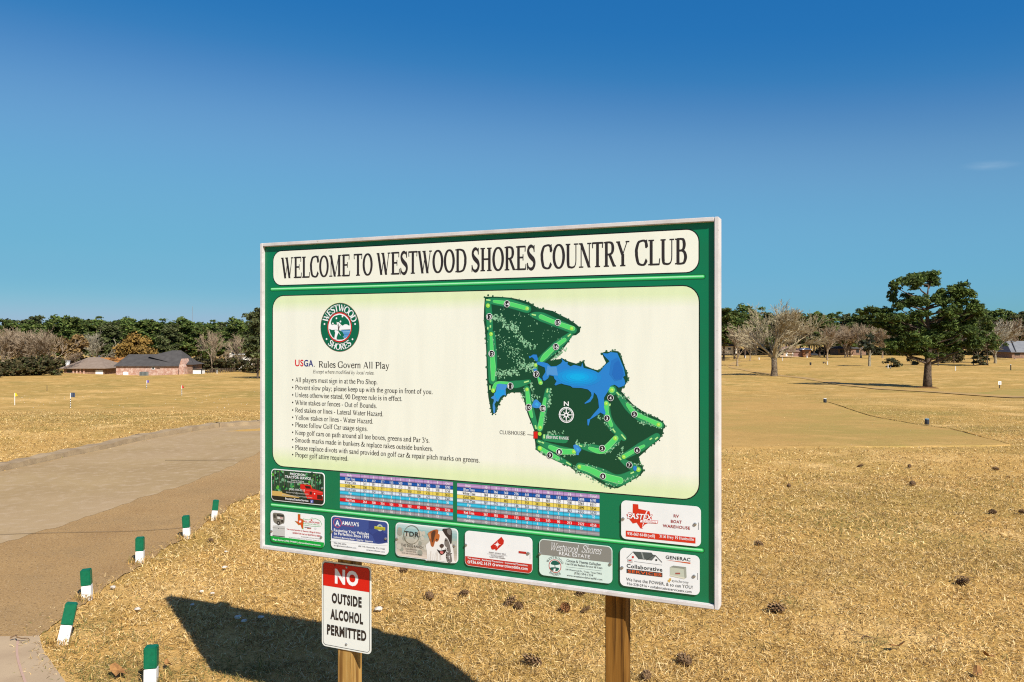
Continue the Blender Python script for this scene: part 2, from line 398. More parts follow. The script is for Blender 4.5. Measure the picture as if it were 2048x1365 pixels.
# ------------------------------------------------------------------ lettering
SERIF = {
'A':(722,'k 110 0 345 662|K 365 662 600 0|T 190 225 490 225|S 110 0 105|S 605 0 115'),
'B':(667,'K 165 0 165 662|C 120 645 330 645 430 610 475 500 430 395 330 352 165 350|C 165 350 360 347 480 300 540 180 470 55 350 18 120 18|S 110 0 90|S 110 662 90'),
'C':(667,'C 610 470 570 590 480 645 360 645 190 600 85 430 85 330 95 240 180 70 360 18 500 40 610 150|k 612 450 612 672'),
'D':(722,'K 160 0 160 662|C 110 644 330 644 520 590 630 440 637 331 625 220 520 70 330 18 110 18|S 100 0 85|S 100 662 85'),
'E':(611,'K 165 0 165 662|T 110 645 550 645|k 548 505 562 662|T 165 345 430 345|k 430 260 430 430|T 110 18 570 18|k 570 0 602 165|S 100 0 85|S 100 662 85'),
'F':(556,'K 165 0 165 662|T 110 645 540 645|k 535 505 548 662|T 165 345 430 345|k 430 260 430 430|S 165 0 150|S 100 662 85'),
'G':(722,'C 610 470 570 590 480 645 360 645 190 600 85 430 85 330 95 240 180 70 360 18 500 30 600 90|k 612 450 612 672|K 585 30 585 300|S 590 301 115'),
'H':(722,'K 160 0 160 662|K 562 0 562 662|T 160 340 560 340|S 160 0 140|S 160 662 140|S 562 0 140|S 562 662 140'),
'I':(333,'K 165 0 165 662|S 165 0 145|S 165 662 145'),
'J':(389,'K 230 150 230 662|c 250 180 230 70 160 15 70 30|D 80 70 55|S 230 662 130'),
'K':(722,'K 160 0 160 662|k 190 330 560 662|K 300 410 610 0|S 160 0 140|S 160 662 140|S 590 662 110|S 620 0 100'),
'L':(611,'K 165 0 165 662|T 110 18 560 18|k 565 0 598 170|S 165 662 145|S 100 0 85'),
'M':(889,'k 150 0 150 662|K 140 662 425 0|k 430 0 720 662|K 735 0 735 662|S 135 0 115|S 95 662 90|S 735 0 130|S 775 662 90'),
'N':(722,'k 145 0 145 662|K 140 662 585 0|k 590 0 590 662|S 145 0 120|S 90 662 80|S 590 662 115'),
'O':(722,'O 361 331 275 314'),
'P':(556,'K 160 0 160 662|C 110 645 340 645 460 600 505 490 460 370 340 320 160 320|S 160 0 140|S 100 662 85'),
'Q':(722,'O 361 331 275 314|K 360 20 560 -150'),
'R':(667,'K 160 0 160 662|C 110 645 340 645 460 600 505 490 460 380 340 330 160 330|K 330 330 580 0|S 160 0 140|S 100 662 85|S 600 0 75'),
'S':(556,'Z 455 500 420 600 290 650 160 605 110 505 180 405 300 335 430 260 470 160 400 55 270 14 130 60 65 180|k 455 480 455 672|k 65 -8 65 190'),
'T':(611,'K 305 0 305 662|T 30 645 580 645|k 45 510 28 662|k 565 510 582 662|S 305 0 140'),
'U':(722,'K 150 180 150 662|C 150 250 158 130 210 40 370 14|c 370 14 500 40 570 120 587 230|k 587 215 587 662|S 150 662 130|S 587 662 115'),
'V':(722,'K 110 662 365 0|k 375 0 595 662|S 110 662 105|S 600 662 95'),
'W':(944,'K 105 662 320 0|k 325 0 500 540|K 430 662 645 0|k 650 0 830 662|S 95 662 95|S 420 662 105|S 840 662 90'),
'X':(722,'K 110 662 600 0|k 590 662 120 0|S 110 662 105|S 600 662 100|S 110 0 100|S 600 0 105'),
'Y':(722,'K 110 662 345 300|k 350 300 590 662|K 355 0 355 320|S 110 662 105|S 600 662 100|S 355 0 140'),
'Z':(611,'T 60 645 550 645|K 520 645 80 18|T 40 18 570 18'),
'a':(444,'C 75 350 110 420 200 442 285 420 305 330 305 80 345 18 430 50|C 305 275 180 220 80 150 75 70 140 14 220 30 305 95'),
'b':(500,'K 120 0 120 683|O 290 225 150 212|S 75 683 60'),
'c':(444,'C 400 330 350 425 240 440 110 370 65 225 110 80 240 12 340 30 420 115|D 385 350 42'),
'd':(500,'K 375 0 375 683|O 215 225 145 212|S 335 683 60|S 425 0 50'),
'e':(444,'T 75 270 400 270|C 392 270 375 380 300 440 230 440 110 370 62 225 110 80 240 12 340 30 425 120'),
'f':(333,'K 140 0 140 500|C 140 480 155 600 220 668 310 650|T 20 437 310 437|S 150 0 120|D 315 625 40'),
'g':(500,'O 220 300 125 135|c 140 180 90 110 130 60 300 35 430 0 450 -80 380 -170 230 -200 80 -180 40 -110 90 -30 150 20|T 330 415 480 415'),
'h':(500,'K 125 0 125 683|C 125 330 220 425 300 440 365 400 375 300 375 0|S 125 0 110|S 85 683 50|S 375 0 105'),
'i':(278,'K 140 0 140 450|D 140 615 55|S 140 0 115|S 90 450 60'),
'j':(278,'K 160 -80 160 450|C 160 -60 140 -160 60 -200 0 -190|D 160 615 55|S 110 450 60'),
'k':(500,'K 125 0 125 683|k 160 210 400 440|K 230 280 430 0|S 125 0 110|S 425 0 85|S 400 450 90|S 85 683 50'),
'l':(278,'K 140 0 140 683|S 140 0 115|S 90 683 55'),
'm':(778,'K 120 0 120 450|C 120 330 200 425 280 440 350 410 385 320 385 0|C 385 330 470 425 560 440 630 400 650 300 650 0|S 120 0 105|S 385 0 100|S 650 0 105|S 80 450 50'),
'n':(500,'K 120 0 120 450|C 120 330 220 425 300 440 365 400 375 300 375 0|S 120 0 110|S 80 450 50|S 375 0 105'),
'o':(500,'O 250 220 180 210'),
'p':(500,'K 125 -210 125 450|O 300 222 150 210|S 125 -217 110|S 80 450 55'),
'q':(500,'K 375 -210 375 450|O 215 222 150 210|S 375 -217 110'),
'r':(333,'K 125 0 125 450|C 125 330 180 400 250 438 310 420|D 305 395 48|S 125 0 115|S 80 450 50'),
's':(389,'Z 330 340 300 415 200 438 100 400 85 330 150 270 250 215 325 150 310 55 200 14 100 40 62 130'),
't':(278,'K 135 90 135 570|C 135 130 150 35 210 14 275 50|T 20 437 270 437'),
'u':(500,'C 115 440 115 120 150 35 230 18 310 50 375 110|K 378 0 378 450|S 70 450 50|S 335 450 50|S 425 0 50'),
'v':(500,'K 85 450 255 0|k 262 0 410 450|S 90 450 85|S 410 450 75'),
'w':(722,'K 80 450 230 0|k 235 0 360 400|K 325 450 480 0|k 488 0 640 450|S 85 450 80|S 320 450 85|S 640 450 70'),
'x':(500,'K 85 450 400 0|k 400 450 90 0|S 90 450 80|S 400 450 75|S 90 0 75|S 405 0 85'),
'y':(500,'K 85 450 260 0|k 270 20 410 450|c 265 20 210 -130 130 -200 60 -185|D 70 -170 40|S 90 450 85|S 410 450 75'),
'z':(444,'T 40 435 400 435|K 345 440 80 10|T 40 18 410 18'),
'0':(500,'O 250 331 185 318'),'1':(500,'K 255 0 255 662|c 120 570 255 655|S 255 0 130'),
'2':(500,'C 60 520 120 630 230 655 360 610 390 490 320 340 60 40|T 40 32 470 32'),
'3':(500,'C 70 560 160 645 270 650 370 560 330 420 200 355|C 200 355 370 325 425 200 370 60 220 12 60 40'),
'4':(500,'K 345 0 345 662|k 330 650 40 180|T 30 180 470 180'),
'5':(500,'T 150 640 430 640|k 155 640 110 380|C 110 380 280 395 415 290 415 160 340 30 180 10 60 40'),
'6':(500,'C 430 655 250 600 110 400 80 220|O 250 205 165 195'),
'7':(500,'T 50 640 450 640|k 440 640 230 0'),'8':(500,'O 250 495 140 150|O 250 170 170 160'),
'9':(500,'O 250 450 165 200|C 412 430 390 250 260 70 80 5'),
'.':(250,'D 125 50 58'),',':(250,'D 125 50 58|c 165 45 150 -60 80 -130'),';':(278,'D 135 50 58|D 135 390 58|c 175 45 160 -60 90 -130'),
'-':(333,'T 40 245 290 245|T 40 222 290 222'),"'":(250,'D 120 610 55|c 155 605 145 500 90 440'),
'&':(778,'C 680 380 600 190 430 40 240 14 90 80 70 190 190 320 380 450 415 560 340 645 260 635 225 550 290 410 460 180 640 25 730 70|T 600 390 740 390'),
'(':(333,'C 280 670 130 500 95 230 130 -40 280 -210'),')':(333,'C 50 670 200 500 235 230 200 -40 50 -210'),
'\u2022':(350,'D 175 320 120'),' ':(250,''),'/':(278,'k 0 -10 270 680'),':':(278,'D 135 50 58|D 135 390 58'),'@':(800,'O 400 300 330 320|O 400 300 150 160|k 550 150 550 460'),
}
def catmull(p, n=5, closed=False):
    p = np.asarray(p, float); N = len(p); out = []
    rngi = range(N) if closed else range(N - 1)
    for i in rngi:
        if closed: p0, p1, p2, p3 = p[i-1], p[i], p[(i+1) % N], p[(i+2) % N]
        else: p0, p1, p2, p3 = p[max(i-1,0)], p[i], p[i+1], p[min(i+2,N-1)]
        for k in range(n):
            t = k / n
            out.append(0.5*((2*p1)+(p2-p0)*t+(2*p0-5*p1+4*p2-p3)*t*t+(3*p1-p0-3*p2+p3)*t**3))
    if not closed: out.append(p[-1])
    return np.array(out)

def serif_glyph(ch, thick, thin, ss=1.0):
    """list of polygons (em/1000 units)"""
    wd, spec = SERIF.get(ch, (500, ''))
    polys = []
    low = ch.islower()
    tk = thick * (0.86 if low else 1.0)
    for e in spec.split('|'):
        if not e: continue
        p = e.split(); k = p[0]; a = [float(x) for x in p[1:]]
        if k in 'Kk':
            h = (tk if k == 'K' else thin) / 2
            polys.append([(a[0]-h,a[1]),(a[0]+h,a[1]),(a[2]+h,a[3]),(a[2]-h,a[3])])
        elif k == 'T':
            h = thin / 2
            polys.append([(a[0],a[1]-h),(a[2],a[1]-h),(a[2],a[1]+h),(a[0],a[1]+h)])
        elif k == 'S':
            y0, y1 = (a[1], a[1]+thin*.72) if (a[1] < 300) else (a[1]-thin*.72, a[1])
            sw = max(a[2]*ss, tk*.5)
            polys.append([(a[0]-sw,y0),(a[0]+sw,y0),(a[0]+sw,y1),(a[0]-sw,y1)])
        elif k == 'D':
            polys.append([(a[0]+a[2]*math.cos(t),a[1]+a[2]*math.sin(t)) for t in np.linspace(0,2*math.pi,9)[:-1]])
        else:
            if k == 'O':
                t = np.linspace(0, 2*math.pi, 29)
                c = np.stack([a[0]+a[2]*np.cos(t), a[1]+a[3]*np.sin(t)], 1)
            else:
                c = catmull(np.array(a).reshape(-1, 2))
            d = np.gradient(c, axis=0)
            if k == 'O': d[0] = d[-1] = c[1] - c[-2]
            ln = np.linalg.norm(d, axis=1, keepdims=True); d = d / np.maximum(ln, 1e-6)
            if k == 'c': th = np.full(len(c), thin)
            elif k == 'Z': th = thin + (tk - thin) * np.sin(np.linspace(0.02, 0.98, len(c)) * math.pi) ** 1.6
            else: th = thin + (tk - thin) * np.abs(d[:, 1]) ** 1.5
            n = np.stack([-d[:, 1], d[:, 0]], 1) * th[:, None] / 2
            L, Rr = c + n, c - n
            for i in range(len(c) - 1):
                polys.append([tuple(L[i]), tuple(Rr[i]), tuple(Rr[i+1]), tuple(L[i+1])])
    return wd, polys

_cache = {}
def layout(font, s):
    """returns verts (N,2), faces, width, cap height; font = (kind, thick, thin, slant, track)"""
    key = (font, s)
    if key in _cache: return _cache[key]
    if font[0] == 'serif':
        V = []; Fc = []; x = 0
        for ch in s:
            wd, polys = serif_glyph(ch, font[1], font[2], font[5] if len(font) > 5 else 1.0)
            for pl in polys:
                n = len(V)
                V += [(px + x + font[3] * py, py) for px, py in pl]
                Fc.append(tuple(range(n, n + len(pl))))
            x += wd + font[4]
        r = (np.array(V) if V else np.zeros((0, 2)), Fc, x - font[4], 662.0)
    else:
        cu = bpy.data.curves.new('txt', 'FONT'); cu.body = s; cu.resolution_u = 2 if len(s) > 12 else 3
        cu.offset = font[1]; cu.space_character = 1 + font[4]; cu.shear = font[3]
        ob = bpy.data.objects.new('txt', cu)
        me = bpy.data.meshes.new_from_object(ob)
        n = len(me.vertices); co = np.zeros(n * 3); me.vertices.foreach_get('co', co); co = co.reshape(-1, 3)[:, :2]
        Fc = [tuple(p.vertices) for p in me.polygons]
        bpy.data.objects.remove(ob); bpy.data.curves.remove(cu); bpy.data.meshes.remove(me)
        if n: co = co - np.array([co[:, 0].min(), 0.0])
        r = (co, Fc, float(co[:, 0].max()) if n else 1.0, 0.729)
    _cache[key] = r
    return r
SER = ('serif', 118, 56, 0.0, 0, .55)
SERB = ('serif', 140, 56, 0.0, 8, .7)
SERT = ('serif', 150, 50, 0.0, 6)
ITA = ('serif', 96, 50, 0.25, 0, .5)
SAN = ('sans', 0.0, 0, 0.0, 0.0)
SANB = ('sans', 0.019, 0, 0.0, 0.06)
SAN1 = ('sans', 0.012, 0, 0.0, 0.06)
SANI = ('sans', 0.024, 0, 0.25, 0.06)
SANL = ('sans', -0.006, 0, 0.0, 0.02)

# ------------------------------------------------------------------ welcome board
HB = 1.57
u_l, u_r = 519.5 - CX, 1437.5 - CX
hL, hR = 1098.0 - 487.0, 1222.0 - 433.5
zL, zR = F * HB / hL, F * HB / hR
TLx, TRx = u_l / F * zL, u_r / F * zR
s_vec = Vector((TRx - TLx, zR - zL, 0)); WB = s_vec.length; s_vec.normalize()
TH = math.atan2(s_vec.y, s_vec.x)
n_in = Vector((-s_vec.y, s_vec.x, 0))            # away from the viewer
BZ = CAMZ - (1098.0 - HY) / F * zL               # bottom of the frame
ORG = Vector((TLx, zL, BZ))
MID = ORG + s_vec * (WB / 2); MID.z = 0
board = empty('welcome_board', MID, TH, 'large white framed green board with golf course map and rules on two wooden posts', 'sign board')
CAMV = Vector((0, 0, CAMZ))
def P(px, py, d=0.018):
    """photograph pixel -> (a, b) on the plane d behind the frame's front; a along the board, b above its bottom edge"""
    r = Vector(((px - CX) / F, 1.0, -(py - HY) / F))
    o = ORG + n_in * d
    t = (o - CAMV).dot(n_in) / r.dot(n_in)
    q = CAMV + r * t
    return ((q - ORG).dot(s_vec), q.z - BZ)
def L(a, d, b):      # board local coordinates
    return (a - WB / 2, d, b + BZ)

class Art:
    """printed layers lying on one flat face, built as ONE mesh with a colour per face"""
    def __init__(self, d, zf=None):
        self.d = d; self.v = []; self.f = []; self.c = []; self.lay = 0; self.q = zf or (lambda x, y: (x, y))
        self.k = 0
    def ab(self, x, y): return P(*self.q(x, y), self.d)
    def raw(self, pts, c, lay):
        n = len(self.v); self.k += 1
        dd = self.d - 0.00022 * lay - 0.0000004 * (self.k % 250)
        self.v += [L(a, dd, b) for a, b in pts]
        self.f.append(tuple(range(n, n + len(pts)))); self.c.append(c)
    def poly(self, pts, c, lay): self.raw([self.ab(*p) for p in pts], c, lay)
    def rect(self, x0, y0, x1, y1, c, lay): self.poly([(x0,y0),(x1,y0),(x1,y1),(x0,y1)], c, lay)
    def disc(self, x, y, r, c, lay, n=14, ry=None):
        """true circle on the board, radius given in picture units"""
        a, b = self.ab(x, y); a2, _ = self.ab(x + r, y); _, b2 = self.ab(x, y - (ry or r))
        ra = abs(a2 - a); rb = abs(b2 - b) if ry else ra
        self.raw([(a + ra*math.cos(t), b + rb*math.sin(t)) for t in np.linspace(0, 2*math.pi, n+1)[:-1]], c, lay)
    def smooth(self, pts, c, lay, n=4): self.poly(catmull(pts, n, True), c, lay)
    def band(self, pts, ws, c, lay, n=5, cap=True):
        """thick rounded stroke along picture points, widths in picture units"""
        p = catmull(pts, n) if len(pts) > 2 else np.array(pts, float)
        w_ = np.interp(np.linspace(0, 1, len(p)), np.linspace(0, 1, len(ws)), ws) if hasattr(ws, '__len__') else np.full(len(p), ws)
        d = np.gradient(p, axis=0); d /= np.maximum(np.linalg.norm(d, axis=1, keepdims=True), 1e-6)
        nn = np.stack([-d[:,1], d[:,0]], 1)
        Lp = p + nn * w_[:,None]/2; Rp = p - nn * w_[:,None]/2
        for i in range(len(p)-1): self.poly([Lp[i],Rp[i],Rp[i+1],Lp[i+1]], c, lay)
        if cap:
            self.poly([(p[0][0]+w_[0]/2*math.cos(t), p[0][1]+w_[0]/2*math.sin(t)) for t in np.linspace(0,2*math.pi,11)[:-1]], c, lay)
            self.poly([(p[-1][0]+w_[-1]/2*math.cos(t), p[-1][1]+w_[-1]/2*math.sin(t)) for t in np.linspace(0,2*math.pi,11)[:-1]], c, lay)
    def text(self, font, s, x0, y0, x1, y1, h, c, lay, align=None, free=False):
        """baseline from (x0,y0) to (x1,y1), capital height h, picture units"""
        A0 = self.ab(x0, y0); A1 = self.ab(x1, y1); _, bt = self.ab(x0, y0 - h)
        hh = abs(bt - A0[1])
        V, Fc, wd, cap = layout(font, s)
        if not len(V): return
        if align == 'c':
            w_ = wd / cap * hh * 0.92
            xm = (A0[0] + A1[0]) / 2; a0, a1 = xm - w_/2, xm + w_/2
            b0 = b1 = (A0[1] + A1[1]) / 2
        else:
            a0, a1 = A0[0], A1[0]
            b0, b1 = (A0[1], A1[1]) if free else ((A0[1]+A1[1])/2,)*2
        n = len(self.v); dd = self.d - 0.00022 * lay
        for i, (x, y) in enumerate(V):
            t = x / wd
            self.v.append(L(a0 + (a1-a0)*t, dd - 0.0000004 * (i % 300), b0 + (b1-b0)*t + y/cap*hh))
        self.f += [tuple(i+n for i in q) for q in Fc]; self.c += [c]*len(Fc)
    def build(self, name, parent, m=None):
        me = bpy.data.meshes.new(name); me.from_pydata(self.v, [], self.f)
        ca = me.color_attributes.new('Col', 'FLOAT_COLOR', 'CORNER')
        cs = np.concatenate([np.tile(np.array(c, np.float32), (len(f), 1)) for f, c in zip(self.f, self.c)])
        ca.data.foreach_set('color', cs.ravel())
        me.materials.append(m or M_print)
        return obj(name, me, parent)

def rrect(a0, a1, b0, b1, r, n=6):
    o = []
    for (cx_, cy_, t0) in ((a1-r,b1-r,0),(a0+r,b1-r,90),(a0+r,b0+r,180),(a1-r,b0+r,270)):
        for k in range(n+1):
            t = R(t0 + 90*k/n); o.append((cx_+r*math.cos(t), cy_+r*math.sin(t)))
    return o
def slab(outline, d0, d1, name, m, parent):
    """flat plate with rim: outline in (a,b), front at d0, back at d1"""
    n = len(outline); b = MB()
    b.add([L(a, d0, z) for a, z in outline] + [L(a, d1, z) for a, z in outline],
          [tuple(range(n))[::-1], tuple(range(n, 2*n))] + [(i, (i+1) % n, n+(i+1) % n, n+i) for i in range(n)])
    return b.build(name, m, parent)

DEP, FW, DP = 0.068, 0.0185, 0.018
def rail(x0, x1, z0, z1, name='frame_rail'):
    b = MB(); p0 = L(x0, 0, z0); p1 = L(x1, DEP, z1)
    b.box(p0[0], p1[0], p0[1], p1[1], p0[2], p1[2])
    return b.build(name, M_frame, board, bevel=0.003)
rail(0, FW, 0.0, HB); rail(WB-FW, WB, 0.0, HB)
rail(FW, WB-FW, HB-FW, HB); rail(FW, WB-FW, 0.0, FW)
M_panel = mat('green printed panel', (lin(0)*.8, .155, .062), 0.35, 0.4, [(2.5,(.004,.14,.055),.45,.65),(60,(.01,.175,.075),.68,.74)])
slab([(FW,FW),(WB-FW,FW),(WB-FW,HB-FW),(FW,HB-FW)], DP, DP+0.014, 'panel', M_panel, board)
# posts, 4 x 4, behind the panel
pb = MB()
def post(px, m):
    a, _ = P(px, 1320, DEP + 0.002)
    b = MB(); p0 = L(a, DEP + 0.002, 0); 
    b.box(p0[0], p0[0]+0.089, p0[1], p0[1]+0.089, -0.25, BZ + HB - 0.06)
    return b.build('post', m, board, bevel=0.005), a
_, aL = post(674.5, M_postL); _, aR = post(1210.0, M_postR)

# ---- colours
INK = srgb(50,42,40); CREAM = srgb(242,241,224,.88); BLACK = srgb(20,22,22); WHITE = srgb(250,250,250,.84)
DKG = srgb(14,72,44); MID_G = srgb(28,122,78); RUF = srgb(36,140,88); FAIR = srgb(86,222,112); LIME = srgb(170,235,80); TEEC = srgb(190,245,150)
M_cream = mat('cream vinyl', CREAM[:3], 0.42, 0.35, [(1.3,tuple(c*.94 for c in CREAM[:3]),.42,.62),(30,tuple(c*.93 for c in CREAM[:3]),.55,.75),(140,(.30,.29,.22),.745,.79)], stretch=(1,1,.35))
z1 = lambda x, y: (500 + x/4.014, 420 + y/4.014)
z2 = lambda x, y: (960 + x/4.014, 420 + y/4.014)
z3 = lambda x, y: (520 + x/4.096, 680 + y/4.096)
z4 = lambda x, y: (940 + x/3.25, 580 + y/3.25)
z5 = lambda x, y: (530 + x/5.12, 920 + y/5.12)
z6 = lambda x, y: (880 + x/5.25, 930 + y/5.25)
z7 = lambda x, y: (1200 + x/5.25, 980 + y/5.25)
z7b = lambda x, y: (535 + x/8.03, 930 + y/8.03)
z8b = lambda x, y: (650 + x/7.314, 1025 + y/7.314)
zl = lambda x, y: (1040 + x/6.827, 690 + y/6.827)
zq = lambda x, y: (960 + x/8.53, 740 + y/8.53)
zp = lambda x, y: (1060 + x/9.1, 850 + y/9.1)
ze = lambda x, y: (630 + x/12.41, 600 + y/12.41)
# ---- printed stripes, straight onto the green panel
def printed_stripe(xa, ya, xb, yb, hpx):
    A0 = P(xa, ya); A1 = P(xb, yb); bm_ = (A0[1]+A1[1])/2
    hh = abs(P(xa, ya-hpx/2)[1] - A0[1])
    s = Art(DP)
    for (k, c) in ((1.35, srgb(10,90,50)), (1.0, srgb(30,165,80)), (.74, srgb(55,210,105)), (.42, srgb(140,245,170)), (.2, srgb(190,255,205))):
        s.raw(rrect(A0[0]-(k-1)*hh, A1[0]+(k-1)*hh, bm_-hh*k+(1-k)*hh*.25, bm_+hh*k+(1-k)*hh*.25, hh*k*.98, 4), c, 1+int(6*(1.4-k)))
    s.build('stripe', board)
printed_stripe(541, 577.7, 1410, 555, 6.2)
printed_stripe(541, 1007.5, 1408, 1104, 6.6)

def panel_box(lx, rx, t, b_, rad, name, label):
    """cream printed field with rounded corners and a dark keyline"""
    a0 = (P(lx, (t[0]+b_[0])/2)[0]); a1 = (P(rx, (t[1]+b_[1])/2)[0])
    bt = (P(lx, t[0])[1] + P(rx, t[1])[1])/2; bb = (P(lx, b_[0])[1] + P(rx, b_[1])[1])/2
    k = Art(DP); k.raw(rrect(a0-.0045, a1+.0045, bb-.0045, bt+.0045, rad+.004), BLACK, 1)
    root = k.build(name, board)
    if label: root['label'] = label
    return root, (a0, a1, bb, bt)
def vis(Rt, outl, lay, m, name):
    b = MB(); b.add([L(a, DP-0.00022*lay, z) for a, z in outl], [tuple(range(len(outl)))])
    return b.build(name, m, Rt)

ttl, ex = panel_box(547, 1397, (502.5, 460.5), (569, 546.5), 0.05, 'title_panel', 'cream title panel with dark lettering')
vis(ttl, rrect(*ex[:2], ex[2], ex[3], 0.05), 3, M_cream, 'field')
A = Art(DP); A.text(SERT, 'WELCOME TO WESTWOOD SHORES COUNTRY CLUB', 562.5, 557.0, 1376.5, 529.0, 41.5, INK, 5)
A.build('lettering', ttl)

rul, ex = panel_box(546, 1397.5, (591, 574.5), (930, 1002), 0.065, 'rules_panel', 'cream panel with rules list and course map')
a0, a1, bb, bt = ex
vis(rul, rrect(a0, a1, bb, bt, 0.065), 3, M_cream, 'field')
# printed yellow green vignette along top and bottom of the cream field
m = bpy.data.materials.new('printed vignette'); m.use_nodes = True
t = m.node_tree; b = t.nodes['Principled BSDF']; b.inputs['Roughness'].default_value = .42; b.inputs['Specular IOR Level'].default_value = .35
tc = t.nodes.new('ShaderNodeTexCoord'); sx = t.nodes.new('ShaderNodeSeparateXYZ'); rp = t.nodes.new('ShaderNodeValToRGB')
mr = t.nodes.new('ShaderNodeMapRange'); mr.inputs[1].default_value = BZ + bb; mr.inputs[2].default_value = BZ + bt
t.links.new(tc.outputs['Object'], sx.inputs[0]); t.links.new(sx.outputs[2], mr.inputs[0]); t.links.new(mr.outputs[0], rp.inputs[0]); t.links.new(rp.outputs[0], b.inputs['Base Color'])
el = rp.color_ramp.elements
YG = srgb(226,238,186,.86)
YG2 = srgb(227,238,190,.86)
el[0].position = 0.0; el[0].color = YG; el[1].position = 1.0; el[1].color = YG2
for pz, c in ((.03, YG), (.12, CREAM), (.90, CREAM), (.965, YG2)):
    e = el.new(pz); e.color = c
nz = t.nodes.new('ShaderNodeTexNoise'); nz.inputs['Scale'].default_value = 5; nz.inputs['Detail'].default_value = 7
mp = t.nodes.new('ShaderNodeMapping'); mp.inputs['Scale'].default_value = (3,1,.5); t.links.new(tc.outputs['Object'], mp.inputs[0]); t.links.new(mp.outputs[0], nz.inputs['Vector'])
r2 = t.nodes.new('ShaderNodeMapRange'); r2.inputs[1].default_value = .4; r2.inputs[2].default_value = .75; r2.inputs[3].default_value = 1.0; r2.inputs[4].default_value = .94
t.links.new(nz.outputs['Fac'], r2.inputs[0])
n2 = t.nodes.new('ShaderNodeTexNoise'); n2.inputs['Scale'].default_value = 120; n2.inputs['Detail'].default_value = 3; t.links.new(tc.outputs['Object'], n2.inputs['Vector'])
r3 = t.nodes.new('ShaderNodeMapRange'); r3.inputs[1].default_value = .76; r3.inputs[2].default_value = .80; r3.inputs[3].default_value = 1.0; r3.inputs[4].default_value = .35
t.links.new(n2.outputs['Fac'], r3.inputs[0])
mm1 = t.nodes.new('ShaderNodeMath'); mm1.operation = 'MULTIPLY'; t.links.new(r2.outputs[0], mm1.inputs[0]); t.links.new(r3.outputs[0], mm1.inputs[1])
vm = t.nodes.new('ShaderNodeVectorMath'); vm.operation = 'SCALE'; t.links.new(rp.outputs[0], vm.inputs[0]); t.links.new(mm1.outputs[0], vm.inputs['Scale']); t.links.new(vm.outputs[0], b.inputs['Base Color'])
rul.children[0].data.materials[0] = m

A = Art(DP, z3)
for ln, y0, x1_, y1_ in (
 ('All players must sign in at the Pro Shop.',345,965,366),('Prevent slow play; please keep up with the group in front of you.',407,1418,446),
 ('Unless otherwise stated, 90 Degree rule is in effect.',468,1168,503),('White stakes or fences - Out of Bounds.',530,960,561),
 ('Red stakes or lines - Lateral Water Hazard.',592,1013,628),('Yellow stakes or lines - Water Hazard.',652,930,689),
 ('Please follow Golf Car usage signs.',713,885,749),("Keep golf cars on path around all tee boxes, greens and Par 3's.",775,1392,846),
 ('Smooth marks made in bunkers & replace rakes outside bunkers.',835,1420,916),
 ('Please replace divots with sand provided on golf car & repair pitch marks on greens.',896,1803,1011),('Proper golf attire required.',957,727,994)):
    A.text(SER, ln, 288, y0, x1_, y1_, 37, INK, 5)
    A.disc(269, y0-17, 5.5, INK, 5)
A.text(SER, 'Rules Govern All Play', 480, 225, 1062, 239, 51, INK, 5)
A.text(ITA, 'Except where modified by local rules.', 432, 272, 938, 287, 27, INK, 5)
A.text(SANB, 'US', 288, 215, 357, 217, 55, srgb(225,20,40), 5)
A.text(SANB, 'GA', 360, 217, 438, 219, 55, srgb(25,40,125), 5)
A.disc(448, 217, 3, INK, 5)
A.build('lettering', rul)

# ---- round club emblem (an oval)
A = Art(DP, ze)
A.disc(617, 683, 489, srgb(150,90,70), 4, 48, 609); A.disc(617, 683, 480, srgb(0,105,72), 5, 48, 599)
A.disc(613, 682, 305, srgb(215,25,30), 6, 40, 375); A.disc(613, 682, 280, WHITE, 7, 40, 340)
G1 = srgb(0,110,75)
A.smooth([(410,520),(440,450),(500,400),(560,385),(620,370),(680,390),(740,410),(790,460),(830,500),(855,560),(860,640),(800,610),(740,610),(690,640),(640,600),(600,560),(560,560),(540,620),(480,610),(430,625),(400,580)], G1, 9)
for dx, dy in ((540,460),(640,540),(690,415),(450,590)): A.disc(dx, dy, 20, WHITE, 11, 8)
A.poly([(545,545),(600,600),(640,600),(610,690),(610,750),(580,750),(580,660),(550,600)], WHITE, 11)
A.poly([(575,590),(590,590),(600,690),(630,630),(640,640),(612,700),(610,750),(585,750)], srgb(70,45,40), 12)
A.poly([(358,720),(420,748),(520,745),(600,750),(690,800),(730,885),(690,920),(740,960),(690,985),(600,990),(520,980),(440,920),(390,830)], G1, 9)
A.poly([(640,745),(760,740),(882,735),(882,752),(700,755)], srgb(15,75,70), 10)
A.poly([(640,760),(880,755),(870,830),(830,900),(760,955),(690,920),(735,885),(690,800)], srgb(95,160,215), 10)
A.poly([(690,790),(870,785),(868,800),(700,805)], srgb(160,205,235), 11); A.poly([(720,850),(850,845),(845,858),(725,862)], srgb(60,120,190), 11)
A.poly([(490,770),(520,750),(590,770),(590,820),(570,860),(545,930),(545,990),(485,975),(500,880),(510,820)], WHITE, 12)
A.poly([(585,800),(600,800),(650,880),(638,885)], WHITE, 12)
